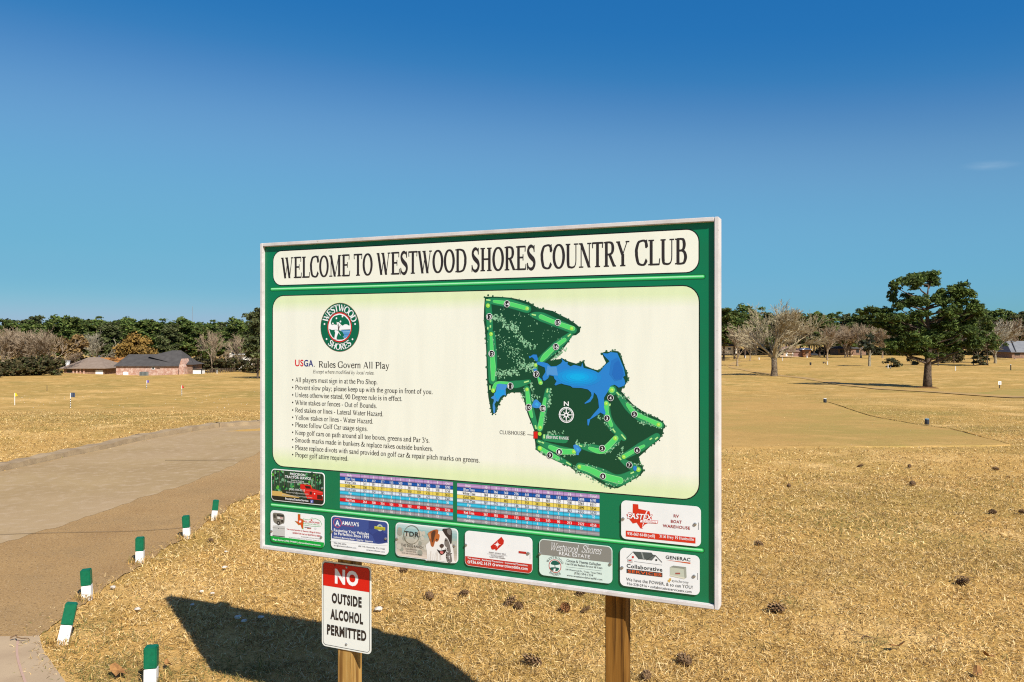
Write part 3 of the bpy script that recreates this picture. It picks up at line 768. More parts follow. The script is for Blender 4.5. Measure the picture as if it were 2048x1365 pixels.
def arc_text(A, s, cx, cy, rx, ry, t0, t1, hgt, c, lay, inward=False, font=SERB):
    a, b_ = A.ab(cx, cy); a2, _ = A.ab(cx+rx, cy); _, b2 = A.ab(cx, cy-ry); _, b3 = A.ab(cx, cy-hgt)
    ra, rb, hh = abs(a2-a), abs(b2-b_), abs(b3-b_)
    tot = sum(layout(font, ch)[2] for ch in s); acc = 0
    for ch in s:
        V, Fc, wd, cap = layout(font, ch)
        tm = R(t0 + (t1-t0)*(acc+wd/2)/tot); acc += wd
        pc = Vector((a+ra*math.cos(tm), b_+rb*math.sin(tm)))
        nrm = Vector((math.cos(tm)/ra, math.sin(tm)/rb)).normalized(); up = -nrm if inward else nrm
        rt = Vector((up.y, -up.x))
        n = len(A.v)
        for (x, y) in V:
            q = pc + rt*((x-wd/2)/cap*hh*.92) + up*(y/cap*hh)
            A.v.append(L(q.x, A.d-0.00022*lay, q.y))
        A.f += [tuple(i+n for i in f) for f in Fc]; A.c += [c]*len(Fc)
arc_text(A, 'WESTWOOD', 617, 683, 318, 400, 162, 18, 165, WHITE, 7)
arc_text(A, 'SHORES', 617, 683, 450, 560, 228, 312, 150, WHITE, 7, True)
for dx, dy in ((240,602),(1000,602),(292,975),(935,980)): A.disc(dx, dy, 20, WHITE, 7, 10)
A.build('club_emblem', rul)

# ---- course map
A = Art(DP, z4)
OUT = [(97,45),(180,45),(270,52),(340,68),(395,88),(440,118),(490,128),(540,138),(590,165),(640,190),(685,220),(718,248),(715,275),(690,295),(662,298),(650,325),(610,380),(570,422),(520,462),(545,455),(585,450),(600,445),(640,465),(690,480),(725,466),(742,468),(752,495),(800,515),(840,525),(865,500),(885,475),(868,440),(857,410),(880,402),(910,404),(930,396),(965,400),(985,435),(1003,490),(1022,540),(1028,580),(1015,612),(990,640),(985,662),(1005,685),(1060,745),(1110,780),(1160,810),(1220,833),(1255,858),(1272,885),(1258,905),(1252,940),(1230,975),(1180,1010),(1140,1050),(1098,1087),(1108,1120),(1124,1150),(1128,1182),(1110,1205),(1080,1225),(1040,1245),(990,1275),(960,1290),(910,1285),(860,1262),(800,1222),(760,1197),(705,1190),(680,1175),(650,1150),(600,1130),(540,1100),(490,1078),(445,1047),(427,1030),(424,990),(418,960),(420,920),(405,880),(380,820),(358,745),(348,700),(345,680),(330,668),(270,668),(240,680),(210,707),(182,760),(170,800),(152,808),(138,798),(130,750),(120,700),(115,640),(110,560),(108,480),(106,400),(102,320),(98,260),(90,200),(92,120)]
A.poly(OUT, DKG, 4)
rr = np.random.default_rng(3)
for i, (x, y) in enumerate(catmull(OUT, 3, True)):       # scalloped tree edge
    if rr.random() < .55: A.disc(x+rr.uniform(-5,5), y+rr.uniform(-5,5), rr.uniform(3,8), srgb(*[(22,82,52),(60,110,78),(40,95,60)][rr.integers(3)]), 4+rr.integers(2), 7)
def hole(rough, rw, fair, fw, greens=(), tees=(), fl=8):
    A.band(rough, np.array(rw)*1.12 if hasattr(rw,'__len__') else rw*1.12, MID_G, 5); A.band(rough, rw, RUF, 6)
    if fair:
        A.band(fair, np.array(fw)*1.18 if hasattr(fw,'__len__') else fw*1.18, srgb(150,240,150), fl-1); A.band(fair, fw, FAIR, fl)
    for g in greens: A.disc(*g, LIME, fl+1, 12); A.disc(g[0]+2, g[1]-2, g[2]*.4, srgb(215,250,140), fl+2, 8)
    for tt in tees: A.band(tt, 9, TEEC, fl+1, cap=False)
hole([(128,72),(250,88),(372,125)],[34,54,50],[(158,76),(250,90),(372,122)],[16,24,24],[(372,122,11)],[[(106,65),(134,69)]])
hole([(118,85),(125,170),(130,255)],[36,40,36],None,0,[(118,103,13)],[[(133,190),(134,212)],[(134,230),(134,246)],[(117,242),(117,258)]])
hole([(138,290),(145,440),(148,590)],[48,56,48],[(138,300),(143,400),(150,500),(150,585)],[14,22,30,18],[(138,288,12)],[[(131,622),(131,650)]])
hole([(190,612),(300,615),(385,596)],[26,46,24],[(152,652),(175,608),(245,606)],[22,18,14],[(152,655,13)],[[(352,602),(384,593)]])
hole([(400,162),(470,178),(672,262)],[22,56,44],[(462,175),(560,215),(668,252)],[26,24,28],[(662,251,12)],[[(402,160),(430,166)]])
hole([(652,292),(560,370),(462,458)],[30,56,44],[(615,325),(545,378),(490,430),(465,460)],[22,26,30,18],[],[[(636,304),(656,288)]])
hole([(428,488),(430,520)],[24,20],[(447,575),(460,605)],[14,24],[(428,490,11),(460,605,10)],[])
hole([(370,640),(388,740),(430,895)],[34,38,26],[(372,645),(382,740),(402,825)],[18,26,16],[(371,648,11)],[[(425,880),(432,905)]])
hole([(508,655),(480,780),(455,905)],[34,40,36],[(488,708),(472,810),(455,900)],[16,24,28],[(457,895,11)],[[(506,643),(501,668)]])
hole([(445,985),(550,1030),(682,1055)],[24,46,36],[(522,1022),(590,1050),(675,1052)],[24,34,28],[(675,1052,12)],[[(444,983),(460,990)],[(466,990),(482,997)]])
hole([(450,1028),(560,1090),(655,1138)],[34,36,20],[(455,1030),(510,1062),(570,1097)],[24,22,24],[(455,1030,14)],[[(626,1120),(656,1138)]])
hole([(705,1012),(790,1030),(880,1036),(958,965)],[22,50,50,50],[(778,1030),(860,1046),(948,965)],[18,34,30],[(945,965,14)],[[(688,1006),(704,1012)],[(710,1011),(730,1018)]])
hole([(886,735),(905,860),(1000,965)],[36,52,34],[(886,740),(890,800),(918,880)],[28,22,22],[(886,740,12)],[[(985,940),(1012,972)],[(928,903),(945,927)],[(912,740),(908,755)]])
hole([(922,650),(930,660)],[58,50],[(922,650),(922,652)],[34,34],[(923,652,13)],[])
hole([(958,672),(1030,765),(1110,830),(1240,880)],[20,44,48,40],[(1025,745),(1070,800),(1150,840),(1232,878)],[20,26,22,30],[(1226,876,13)],[[(953,666),(972,686)]])
hole([(1215,952),(1110,1022),(990,1090)],[40,54,34],[(1130,1015),(1070,1045),(1000,1085)],[16,22,24],[(1000,1086,13)],[[(1168,974),(1184,964)],[(1204,972),(1222,958)]])
hole([(978,1098),(1040,1142),(1095,1168)],[20,46,40],None,0,[(1095,1168,15)],[[(966,1088),(984,1105)]])
hole([(712,1150),(850,1195),(960,1240),(1085,1185)],[50,66,72,44],[(712,1150),(780,1170),(870,1212),(975,1240)],[26,34,38,40],[(712,1150,12)],[[(1044,1194),(1066,1184)]])
A.band([(490,960),(560,968),(615,975)], [44,50,46], RUF, 6); A.band([(483,940),(483,966)], 11, TEEC, 8, cap=False); A.disc(454,936,12,LIME,8)
A.rect(414,922,440,966,srgb(225,28,22),9)
# water
WB1, WB2 = srgb(38,130,214), srgb(120,180,232)
def water(zf, pts, lay=9, c=WB1):
    q = A.q; A.q = zf
    A.poly(pts, c, lay); A.q = q
LAKE = [(245,230),(330,240),(380,255),(425,295),(500,290),(560,255),(580,225),(568,190),(600,215),(628,238),(655,232),(650,265),(690,295),(740,275),(800,288),(838,300),(852,245),(870,310),(930,345),(1000,375),(1060,390),(1100,360),(1160,280),(1225,225),(1150,150),(1130,115),(1200,120),(1240,100),(1330,110),(1370,200),(1420,320),(1440,420),(1408,440),(1430,480),(1440,530),(1420,560),(1350,585),(1320,560),(1290,545),(1240,560),(1200,640),(1150,720),(1150,860),(1172,930),(1155,955),(1100,925),(1040,970),(960,1020),(940,1100),(925,1100),(920,1020),(960,1005),(1010,940),(1080,860),(1070,750),(1050,690),(1012,650),(1000,720),(960,780),(890,806),(882,797),(950,740),(980,690),(970,650),(930,610),(840,590),(720,585),(660,540),(580,525),(510,545),(490,556),(474,545),(510,480),(518,455),(450,425),(405,415),(385,460),(340,490),(318,480),(308,440),(350,370),(340,310),(290,290),(225,260)]
cl = np.array(LAKE).mean(0)
water(zl, [tuple(p) for p in LAKE], 9, srgb(40,135,216))
A.q = zl
for k, c in enumerate([(30,142,220),(22,152,226),(14,160,232),(6,170,238),(0,180,242)]):
    s = 1 - k*.17; A.disc(785, 440, 330*s, srgb(*c), 10+k, 26, 128*s)
for k, c in enumerate([(36,122,205),(32,112,198)]):
    A.poly([(1250-20*k+60*k,215+40*k),(1340+10*k,170+40*k),(1405,320+20*k),(1420,410),(1390,470),(1300,500-30*k),(1220+40*k,400)], srgb(*c), 10+k)
A.poly([(380,280),(425,305),(500,300),(520,420),(450,415),(400,405),(370,430),(360,370)], srgb(84,156,222), 10)
water(zl, [(122,150),(140,160),(180,133),(230,135),(247,190),(240,228),(215,225),(190,190),(165,168),(130,185)]); water(zl, [(178,330),(225,325),(240,345),(200,365)]); water(zl, [(262,440),(310,480),(330,492),(290,475),(262,455)])
POND = [(290,250),(340,235),(465,255),(455,310),(440,330),(447,437),(395,430),(350,470),(310,545),(285,530),(250,590),(265,640),(260,740),(235,740),(220,650),(220,590),(240,530),(235,500),(200,490),(190,470),(240,440),(245,400),(270,390),(280,330)]
water(zq, POND, 9, srgb(70,150,222)); water(zq, [(255,400),(300,340),(420,340),(430,415),(350,455),(300,510),(270,480)], 10, srgb(30,160,232))
water(zq, [(890,600),(920,530),(950,505),(990,520),(1010,545),(1045,575),(1040,610),(1030,650),(960,655),(900,640)], 9, srgb(60,145,222)); water(zq, [(930,590),(970,550),(1010,590),(980,630)], 10, srgb(60,175,235))
water(zp, [(790,375),(830,355),(890,380),(940,455),(890,520),(890,550),(845,550),(850,500),(800,430)], 9, srgb(60,145,222)); water(zp, [(830,410),(880,420),(900,460),(870,490)], 10, srgb(70,170,235))
A.q = z4
A.disc(1073,1160,12,WB1,10,12,17)
# speckled trees
PALE = [srgb(140,196,150), srgb(112,172,128), srgb(164,214,170)]
def dots(n, fn, r0, r1, lay=6):
    for i in range(n):
        x, y = fn(); A.disc(x, y, rr.uniform(r0, r1)*1.25, PALE[rr.integers(3)], lay + rr.integers(2), 6)
def along(pts, sp):
    pts = np.array(pts, float); k = rr.integers(len(pts)-1); t = rr.random()
    q = pts[k]*(1-t)+pts[k+1]*t + rr.normal(0, sp, 2); return q
dots(230, lambda: along([(150,180),(205,190),(240,242),(280,228),(300,290),(350,340),(415,380)], 13), 2.2, 4.6)
dots(130, lambda: along([(165,540),(240,545),(315,530)], 12), 2.2, 4.6); dots(120, lambda: along([(320,495),(400,492),(405,520)], 15), 2.2, 4.6)
dots(150, lambda: along([(170,300),(230,370),(290,420),(340,470)], 34), 1.3, 3.4); dots(60, lambda: along([(200,130),(330,200),(430,260),(540,300),(480,340)], 40), 1.2, 3.2)
for ptsx, nn in (([(355,640),(350,720)],14),([(395,600),(408,650),(400,740)],26),([(525,645),(515,760)],44),([(490,800),(480,900)],18),([(410,705),(445,700),(430,770)],12),([(620,380),(540,450)],40),([(500,932),(605,930)],26),([(830,820),(920,910)],20),([(970,690),(1040,700)],16),([(1010,730),(1180,850)],26),([(1100,860),(1250,905)],26),([(1000,1020),(960,1100)],22),([(880,1065),(960,1000)],26),([(730,1010),(800,1000)],14),([(680,1140),(700,1185)],14),([(560,1060),(680,1075)],14),([(1020,1130),(1120,1140)],14),([(740,1130),(900,1190)],16),([(700,1180),(900,1280)],30),([(900,1270),(1090,1210)],34),([(460,1050),(620,1130)],22),([(690,990),(715,998)],10)):
    dots(nn, lambda: along(ptsx, 7), 2.2, 4.4, 7)
A.text(SER, 'CLUBHOUSE', 193, 938, 361, 944, 23, INK, 5)
A.band([(374,939),(416,945)], 2.2, INK, 10, cap=False)
A.text(SERB, 'DRIVING RANGE', 495, 966, 644, 974, 18, WHITE, 12)
for n_, x, y in ((14,242,92),(13,127,175),(12,142,415),(11,264,625),(15,572,213),(16,560,370),(17,432,548),(10,383,763),(18,475,770),(1,582,1053),(9,521,1074),(2,861,1030),(3,892,834),(4,915,702),(5,1070,808),(6,1088,1042),(7,1037,1138),(8,865,1211)):
    A.disc(x, y, 20.5, WHITE, 14, 18); A.disc(x, y, 17.8, srgb(30,26,26), 15, 18)
    s = str(n_); w_ = 13 if len(s) == 1 else 27
    A.text(SAN1, s, x-w_/2, y+10.5, x+w_/2, y+10.5+w_*.06, 21, WHITE, 17, free=False)
# compass rose
cx_, cy_ = 627, 813
A.disc(cx_,cy_,49,WHITE,8,32); A.disc(cx_,cy_,43,DKG,9,32); A.disc(cx_,cy_,40,WHITE,10,32); A.disc(cx_,cy_,36.5,DKG,11,32)
for k in range(8):
    t_ = math.pi/4*k; rad = 55 if k % 2 == 0 else 33
    c0, s0 = math.cos(t_), math.sin(t_); 
    A.poly([(cx_+rad*c0, cy_+rad*s0*1.03),(cx_-6*s0, cy_+6*c0),(cx_-3*c0,cy_-3*s0),(cx_+6*s0, cy_-6*c0)], WHITE, 12+(k%2))
A.disc(cx_,cy_,7,DKG,15,10)
A.text(SANB, 'N', 611, 754, 643, 755, 30, WHITE, 9)
A.build('course_map', rul)
# ---- score cards
def card(zf, quad, cols, rows, name):
    (x0,y0),(x1,y1),(x2,y2),(x3,y3) = quad     # TL TR BR BL
    A = Art(DP, zf)
    aL_ = (A.ab(x0,y0)[0]+A.ab(x3,y3)[0])/2; aR_ = (A.ab(x1,y1)[0]+A.ab(x2,y2)[0])/2
    bT = (A.ab(x0,y0)[1]+A.ab(x1,y1)[1])/2; bB = (A.ab(x2,y2)[1]+A.ab(x3,y3)[1])/2
    ca = [aL_] + [A.ab(c, y0+(y1-y0)*(c-x0)/(x1-x0))[0] for c in cols[1:-1]] + [aR_]
    rc = [((178,140,190),WHITE),((0,78,160),WHITE),((252,252,252),BLACK),((242,218,96),BLACK),((204,216,234),BLACK),((48,180,214),WHITE),((152,147,152),WHITE),((214,8,20),WHITE),((48,180,214),WHITE),((152,147,152),WHITE)]
    rh = (bT-bB)/10
    lines = []
    for r_, row in enumerate(rows):
        t_, b0 = bT-rh*r_, bT-rh*(r_+1)
        A.raw([(aL_,b0),(aR_,b0),(aR_,t_),(aL_,t_)], srgb(*rc[r_][0]), 1)
        if r_ not in (2,3): A.raw([(aL_,b0+rh*.28),(aR_,b0+rh*.28),(aR_,b0+rh*.62),(aL_,b0+rh*.62)], srgb(*[min(255,int(c*1.10+8)) for c in rc[r_][0]]), 2)
        for c_, s in enumerate(row):
            if not s: continue
            V, Fc, wd, cap = layout(('serif',130,64,0,20,.5) if c_ or r_ else SERB, s)
            hh = rh*.66; w_ = min(wd/cap*hh*.78, (ca[c_+1]-ca[c_])*.94); xm = (ca[c_]+ca[c_+1])/2
            n = len(A.v); A.v += [L(xm-w_/2+x/wd*w_, DP-.0009-0.0000004*(i%200), b0+rh*.17+y/cap*hh) for i,(x,y) in enumerate(V)]
            A.f += [tuple(i+n for i in q) for q in Fc]; A.c += [rc[r_][1]]*len(Fc)
    for c_ in ca[1:-1]: A.raw([(c_-.0007,bB),(c_+.0007,bB),(c_+.0007,bT),(c_-.0007,bT)], srgb(70,60,85), 3)
    for r_ in range(1,10): A.raw([(aL_,bT-rh*r_-.0005),(aR_,bT-rh*r_-.0005),(aR_,bT-rh*r_+.0005),(aL_,bT-rh*r_+.0005)], srgb(90,90,105), 3)
    A.build(name, board)
T = lambda s: s.split(',')
card(z5, [(768,132),(1925,228),(1925,618),(768,497)], [768,980,1068,1160,1250,1340,1435,1528,1622,1720,1815,1925],
 [T('Hole #,1,2,3,4,5,6,7,8,9,Out'),T('Blue Tees,373,412,577,155,500,380,167,590,339,3293'),T('White Tees,341,391,545,135,475,361,145,545,318,3256'),T('Gold Tees,330,365,277,115,385,310,119,435,311,2655'),T('Silver Tees,321,354,265,111,376,302,106,425,305,2565'),T('Par,4,4,4,3,5,4,3,5,4,36'),T('Handicap,16,1,13,18,8,5,14,6,11,'),T('Red Tees,264,300,254,104,336,262,83,386,245,2234'),T('Par,4,4,4,3,5,4,3,4,4,36'),T('Handicap,16,1,14,18,2,10,8,5,12,')], 'scorecard')
card(z6, [(180,188),(1675,318),(1675,752),(180,590)], [180,432,533,640,748,858,970,1080,1190,1300,1420,1545,1675],
 [T('Hole #,10,11,12,13,14,15,16,17,18,In,Total'),T('Blue Tees,403,366,569,226,441,430,488,183,384,3498,6791'),T('White Tees,384,351,549,197,421,418,461,122,358,3261,6517'),T('Gold Tees,319,277,465,157,351,341,366,110,313,2699,5354'),T('Silver Tees,307,235,452,146,341,321,353,99,303,2555,5120'),T('Par,4,4,5,3,4,4,5,3,4,36,72'),T('Handicap,15,2,7,12,4,10,9,17,3,,'),T('Red Tees,267,185,381,115,303,255,343,90,263,2122,4356'),T('Par,4,3,5,3,4,4,5,3,4,35,71'),T('Handicap,13,15,4,9,2,11,6,17,3,,')], 'scorecard')
# ---- sponsor plates screwed over the lower band
PF = DP - 0.0065
def plate(zf, quad, label, base, screws):
    A0 = [P(*zf(*q), PF) for q in quad]
    a0 = (A0[0][0]+A0[3][0])/2; a1 = (A0[1][0]+A0[2][0])/2; bt = (A0[0][1]+A0[1][1])/2; bb = (A0[2][1]+A0[3][1])/2
    pm = mat('plate ' + label[:28], base[:3], 0.35, 0.4, [(9,tuple(c*.95 for c in base[:3]),.45,.7),(70,tuple(c*.6 for c in base[:3]),.72,.78)])
    o = slab(rrect(a0, a1, bb, bt, 0.021), PF, PF+0.0025, 'sponsor_plate', pm, board)
    o['label'] = label
    for (sx_, sy_) in screws:
        a, b_ = P(*zf(sx_, sy_), PF)
        m_ = MB(); n = 10
        m_.tube([L(a, PF-.0052, b_), L(a, PF-.0042, b_), L(a, PF+.001, b_)], [.0035, .0062, .0064], n)
        m_.build('screw', M_screw, o)
    return o, Art(PF, zf), (a0, a1, bb, bt)
def inner(A, box, c, lay, ins=0.0045, r=0.017, y0=0.0, y1=1.0):
    a0, a1, bb, bt = box
    pts = rrect(a0+ins, a1-ins, bb+ins, bt-ins, r)
    lo = bb + (bt-bb)*y0; hi = bb + (bt-bb)*y1
    def cl(pts, val, keep_above):
        out = []
        for i in range(len(pts)):
            p, q = pts[i], pts[(i+1) % len(pts)]
            ip = (p[1] >= val) == keep_above; iq = (q[1] >= val) == keep_above
            if ip: out.append(p)
            if ip != iq:
                t = (val-p[1])/(q[1]-p[1]); out.append((p[0]+(q[0]-p[0])*t, val))
        return out
    if y0 > 0: pts = cl(pts, lo, True)
    if y1 < 1: pts = cl(pts, hi, False)
    A.raw(pts, c, lay)
PW = (lin(246)*.82, lin(246)*.82, lin(244)*.82)
RED = srgb(206,40,26)
# 1 tractor service
o, A, bx = plate(z7b, [(60,62),(920,130),(915,645),(62,580)], 'plate with forest picture and red tractor', PW, [(880,378)])
rr = np.random.default_rng(5)
inner(A, bx, srgb(38,72,48), 1)
for i in range(170):
    x = rr.uniform(85, 890); y = rr.uniform(90, 430) + (x-85)*.075
    c = [(30,110,70),(20,60,42),(70,150,90),(95,180,60),(18,40,32),(120,170,130)][rr.integers(6)]
    A.disc(x, y, rr.uniform(8,24), srgb(*c), 2, 6)
for x in (110,190,270,330,430,730,770,820,860): A.poly([(x,85+x*.075),(x+7,85+x*.075),(x+9,330+x*.075),(x-1,330+x*.075)], srgb(92,84,74) if x % 20 else srgb(24,36,30), 3)
A.poly([(75,415),(230,430),(380,470),(500,520),(520,535),(75,492)], srgb(214,176,98), 4)
A.poly([(230,400),(560,400),(620,520),(480,515),(240,450)], srgb(44,50,36), 4)
RT = srgb(222,36,28)
A.poly([(530,310),(700,325),(720,380),(890,435),(890,570),(640,545),(590,440),(560,400),(530,380)], RT, 5)
A.poly([(600,335),(690,345),(700,385),(620,380)], srgb(60,20,20), 6); A.poly([(680,430),(715,430),(715,480),(680,475)], srgb(90,16,16), 6); A.poly([(620,405),(890,445),(890,455),(620,415)], srgb(245,90,80), 6)
A.poly([(800,480),(885,490),(885,560),(800,550)], srgb(80,24,20), 6); A.disc(760,465,9,WHITE,7,8); A.disc(885,495,9,WHITE,7,8)
inner(A, bx, srgb(34,34,26), 5, y1=.155)
A.text(SANB,'PRECISION',365,162,610,184,38,WHITE,8); A.text(SANB,'TRACTOR SERVICE',285,208,700,243,40,WHITE,8)
A.text(SAN,'Property Mulching',385,258,590,275,20,WHITE,8); A.text(SAN,'Underbrush & Timber Removal',320,280,660,308,20,WHITE,8)
A.text(SANB,'(936) 000-0215',350,405,605,428,32,srgb(225,225,220),8); A.text(SAN,'tractorwork@precision.com',300,448,660,482,26,srgb(215,215,205),8); A.text(SAN,'precisiontractorservicetx.com',240,490,720,535,24,srgb(215,215,205),8)
A.text(SANB,'PrecisionTractorService',290,560,660,592,34,WHITE,8); A.poly([(693,562),(738,566),(738,612),(693,608)], srgb(105,110,200), 7); A.text(SANB,'f',708,606,724,607,34,WHITE,8)
A.build('lettering', o)
# 2 electrical service
o, A, bx = plate(z7b, [(48,728),(910,815),(910,1335),(50,1235)], 'white plate with orange state map and green foot band', PW, [(68,1062),(868,1160)])
inner(A, bx, srgb(0,168,62), 1, 0.0, .021, y1=.175)
OR = srgb(214,84,28); TX = [(490,795),(530,800),(528,862),(580,885),(572,960),(575,1025),(552,1020),(530,960),(500,965),(480,940),(440,900),(490,912)]
A.poly([(x+(x-520)*.08,y+(y-900)*.08) for x,y in TX], srgb(110,190,80), 2); A.poly(TX, OR, 3)
A.poly([(525+28*math.sin(math.pi*k/5)*(1 if k%2==0 else .42), 910-28*math.cos(math.pi*k/5)*(1 if k%2==0 else .42)) for k in range(10)], WHITE, 4)
GR = srgb(80,180,80)
A.band([(570,865),(670,885),(715,848),(745,875),(765,862),(850,905),(850,995),(575,965)], 5, GR, 3, 2, False); A.poly([(697,875),(722,877),(722,898),(697,896)], RED, 4)
A.text(SANB,'ALL AROUND',577,918,838,946,26,RED,4); A.text(SAN,'ELECTRICAL SERVICE',577,948,838,975,17,GR,4); A.text(SANB,'GENERAC',595,1010,705,1022,17,srgb(80,50,45),4); A.poly([(640,1018),(700,1024),(700,1032),(640,1026)],OR,4)
A.disc(770,1022,24,srgb(225,225,225),3,10,16)
A.text(SANB,'Your trusted provider for Generac & Briggs & Stratton',310,1045,855,1102,24,RED,4); A.text(SANB,'GENERATORS & all your ELECTRICAL NEEDS',405,1108,858,1152,24,RED,4)
A.text(SAN,'Certified Sales | Service | Warranty',540,1164,855,1194,16,srgb(70,60,60),4); A.text(SAN,'Servicing Central East Texas & The Greater Houston Area',345,1172,855,1224,14,srgb(100,95,95),4)
A.text(SANB,'Megan Battiter | (936) 594-0621 | allaroundelectricservice.com',88,1214,852,1296,26,WHITE,4)
# generator on wheels and steel box
A.smooth([(90,780),(150,772),(265,800),(270,930),(240,945),(185,965),(110,925),(92,870)], srgb(128,122,110), 2); A.poly([(150,790),(262,808),(262,838),(150,822)], srgb(50,48,46), 3); A.poly([(160,830),(250,846),(250,880),(160,866)], srgb(225,222,214), 4)
A.poly([(205,845),(245,850),(245,862),(205,858)], RED, 5); A.disc(178,935,28,srgb(52,48,44),4,12); A.disc(178,935,12,srgb(165,160,150),5,10); A.disc(238,905,20,srgb(60,55,50),4,10); A.poly([(98,800),(130,795),(135,850),(104,850)], srgb(70,66,60), 4)
A.poly([(88,975),(150,972),(280,990),(280,1162),(82,1138)], srgb(205,203,198), 2); A.poly([(85,1005),(280,1022),(280,1030),(85,1012)], srgb(160,158,152), 3); A.poly([(82,1130),(280,1152),(280,1164),(82,1142)], srgb(66,60,56), 3); A.disc(180,1022,6,srgb(80,76,70),4,8)
A.build('lettering', o)
# 3 vehicle repair
o, A, bx = plate(z8b, [(88,45),(930,135),(925,625),(88,525)], "blue and white plate for a vehicle repair shop", PW, [(108,275),(890,385)])
NV = srgb(62,82,150)
a0_,a1_,bb_,bt_ = bx
inner(A, bx, NV, 1, y0=.30)
A.poly([(640,118),(780,132),(860,300),(910,320),(910,440),(850,455),(640,300)], srgb(48,64,130), 2); A.poly([(620,245),(830,240),(690,330)], srgb(54,72,140), 3); A.poly([(700,350),(760,360),(900,450),(740,440)], srgb(48,64,130), 2)
A.smooth([(106,412),(300,432),(500,455),(700,465),(830,460),(905,446),(905,480),(700,480),(400,452),(106,424)], srgb(247,247,246), 3)
A.disc(184,153,60,srgb(235,90,100),3,24,70); A.disc(184,153,53,NV,4,24,62)
A.text(SANB,'A',150,192,218,200,82,WHITE,5); A.text(SANB,"AMAYA'S",248,180,498,205,56,WHITE,4); A.text(SAN,'COLLISION REPAIR',250,198,425,214,11,srgb(230,90,100),4)
A.text(SANB,'Restoring Your Vehicles',132,275,642,338,42,WHITE,4); A.text(SANB,'to Perfection Since 1999',132,322,645,388,42,WHITE,4); A.text(SANB,'Collision & Mechanical Repair - Tune-Ups - Suspension',128,370,702,442,26,WHITE,4)
A.disc(804,226,44,srgb(190,205,190),3,18,50); A.disc(804,226,26,NV,4,14,30); A.poly([(726,202),(884,222),(882,266),(726,244)], srgb(205,196,50), 5); A.text(SANB,'GOLD CLASS',740,240,872,258,22,srgb(120,120,60),6)
TG = srgb(90,92,104)
A.text(SAN,'936-295-6556',130,458,314,478,22,TG,4); A.text(SAN,'acc@amayascollision.com',130,492,458,530,22,TG,4); A.text(SAN,'686 I-45, Huntsville, TX 77340',490,502,876,552,24,TG,4); A.text(SAN,'amayascollision.com',608,556,876,590,22,TG,4)
A.build('lettering', o)
# 4 dog ranch
o, A, bx = plate(z8b, [(1033,145),(1945,245),(1945,755),(1033,635)], 'plate with a smiling brown and white dog', PW, [(1058,385),(1893,487)])
for k in range(14):
    t_ = k/13; c = [ (np.interp(t_,[0,.2,.42,.7,1],[q[i] for q in ((206,222,220),(150,190,188),(196,192,176),(186,176,160),(232,214,198))])) for i in range(3)]
    inner(A, bx, srgb(*c), 1+k//3, y0=0 if k == 13 else max(0, 1-(k+1)/14-.004), y1=1 if k == 0 else 1-k/14)
rr = np.random.default_rng(9)
for i in range(26):
    x, y = rr.uniform(1070,1480), rr.uniform(250,560); A.disc(x, y+(x-1033)*.1, rr.uniform(14,40), srgb(*[(160,160,146),(176,168,150),(205,198,182)][rr.integers(3)]), 6, 8)
OLV = srgb(110,100,72)
A.band([(1270+115*math.cos(q),328+135*math.sin(q)) for q in np.linspace(0,6.2832,26)], 7, OLV, 8, 2, False)
A.text(SANB,'TDR',1168,338,1378,366,72,srgb(52,50,46),9); A.text(SANL,'THE DOG RANCH',1118,496,1442,530,40,srgb(70,66,60),9)
A.text(SAN,'DOG BOARDING',1184,542,1354,560,17,srgb(80,76,70),9); A.text(SAN,'936-355-9690',1190,572,1336,590,17,srgb(80,76,70),9); A.text(SAN,'KEVIN AND DONNA LONDEREON',1128,598,1425,634,17,srgb(80,76,70),9)
WD = srgb(244,240,234); BRN = srgb(176,96,48); DK = srgb(60,50,46); GY = srgb(128,120,114)
A.smooth([(1500,700),(1490,560),(1480,480),(1530,430),(1600,320),(1680,270),(1740,280),(1800,340),(1850,440),(1880,560),(1890,690),(1900,742),(1700,728),(1480,690)], WD, 8)
A.smooth([(1505,310),(1560,270),(1640,248),(1660,290),(1620,400),(1590,500),(1555,490),(1540,430),(1525,360)], BRN, 9); A.smooth([(1560,300),(1620,270),(1600,380),(1570,440)], srgb(92,58,40), 10); A.smooth([(1510,310),(1545,300),(1550,380),(1530,380)], srgb(206,136,84), 10)
A.smooth([(1720,250),(1780,236),(1850,245),(1860,380),(1845,470),(1800,380),(1760,330)], DK, 9); A.smooth([(1790,255),(1840,250),(1840,330),(1800,310)], GY, 10)
A.smooth([(1640,310),(1680,330),(1670,400),(1640,430),(1610,410),(1610,350)], srgb(196,110,52), 10); A.smooth([(1760,380),(1800,400),(1830,480),(1850,620),(1860,720),(1800,735),(1770,640),(1790,540),(1750,470)], GY, 9)
A.disc(1640,400,13,DK,11,8); A.disc(1772,412,12,DK,11,8); A.smooth([(1680,480),(1710,460),(1742,475),(1735,510),(1705,520),(1685,505)], srgb(84,64,58), 11)
A.smooth([(1640,540),(1690,560),(1780,540),(1760,590),(1720,620),(1690,615)], srgb(52,34,32), 11); A.smooth([(1690,570),(1735,575),(1725,605),(1695,600)], srgb(214,120,116), 12); A.band([(1712,520),(1712,545)], 5, srgb(90,70,62), 11, cap=False)
for i in range(30):
    x, y = rr.uniform(1770,1860), rr.uniform(480,720); A.disc(x, y, rr.uniform(4,10), [GY, DK, WD][rr.integers(3)], 11, 6)
for i in range(16):
    x = rr.uniform(1490,1700); A.band([(x, 560+rr.uniform(0,60)),(x+rr.uniform(-14,14), 680+rr.uniform(0,40))], 4, srgb(222,212,200), 10, cap=False)
A.build('lettering', o)
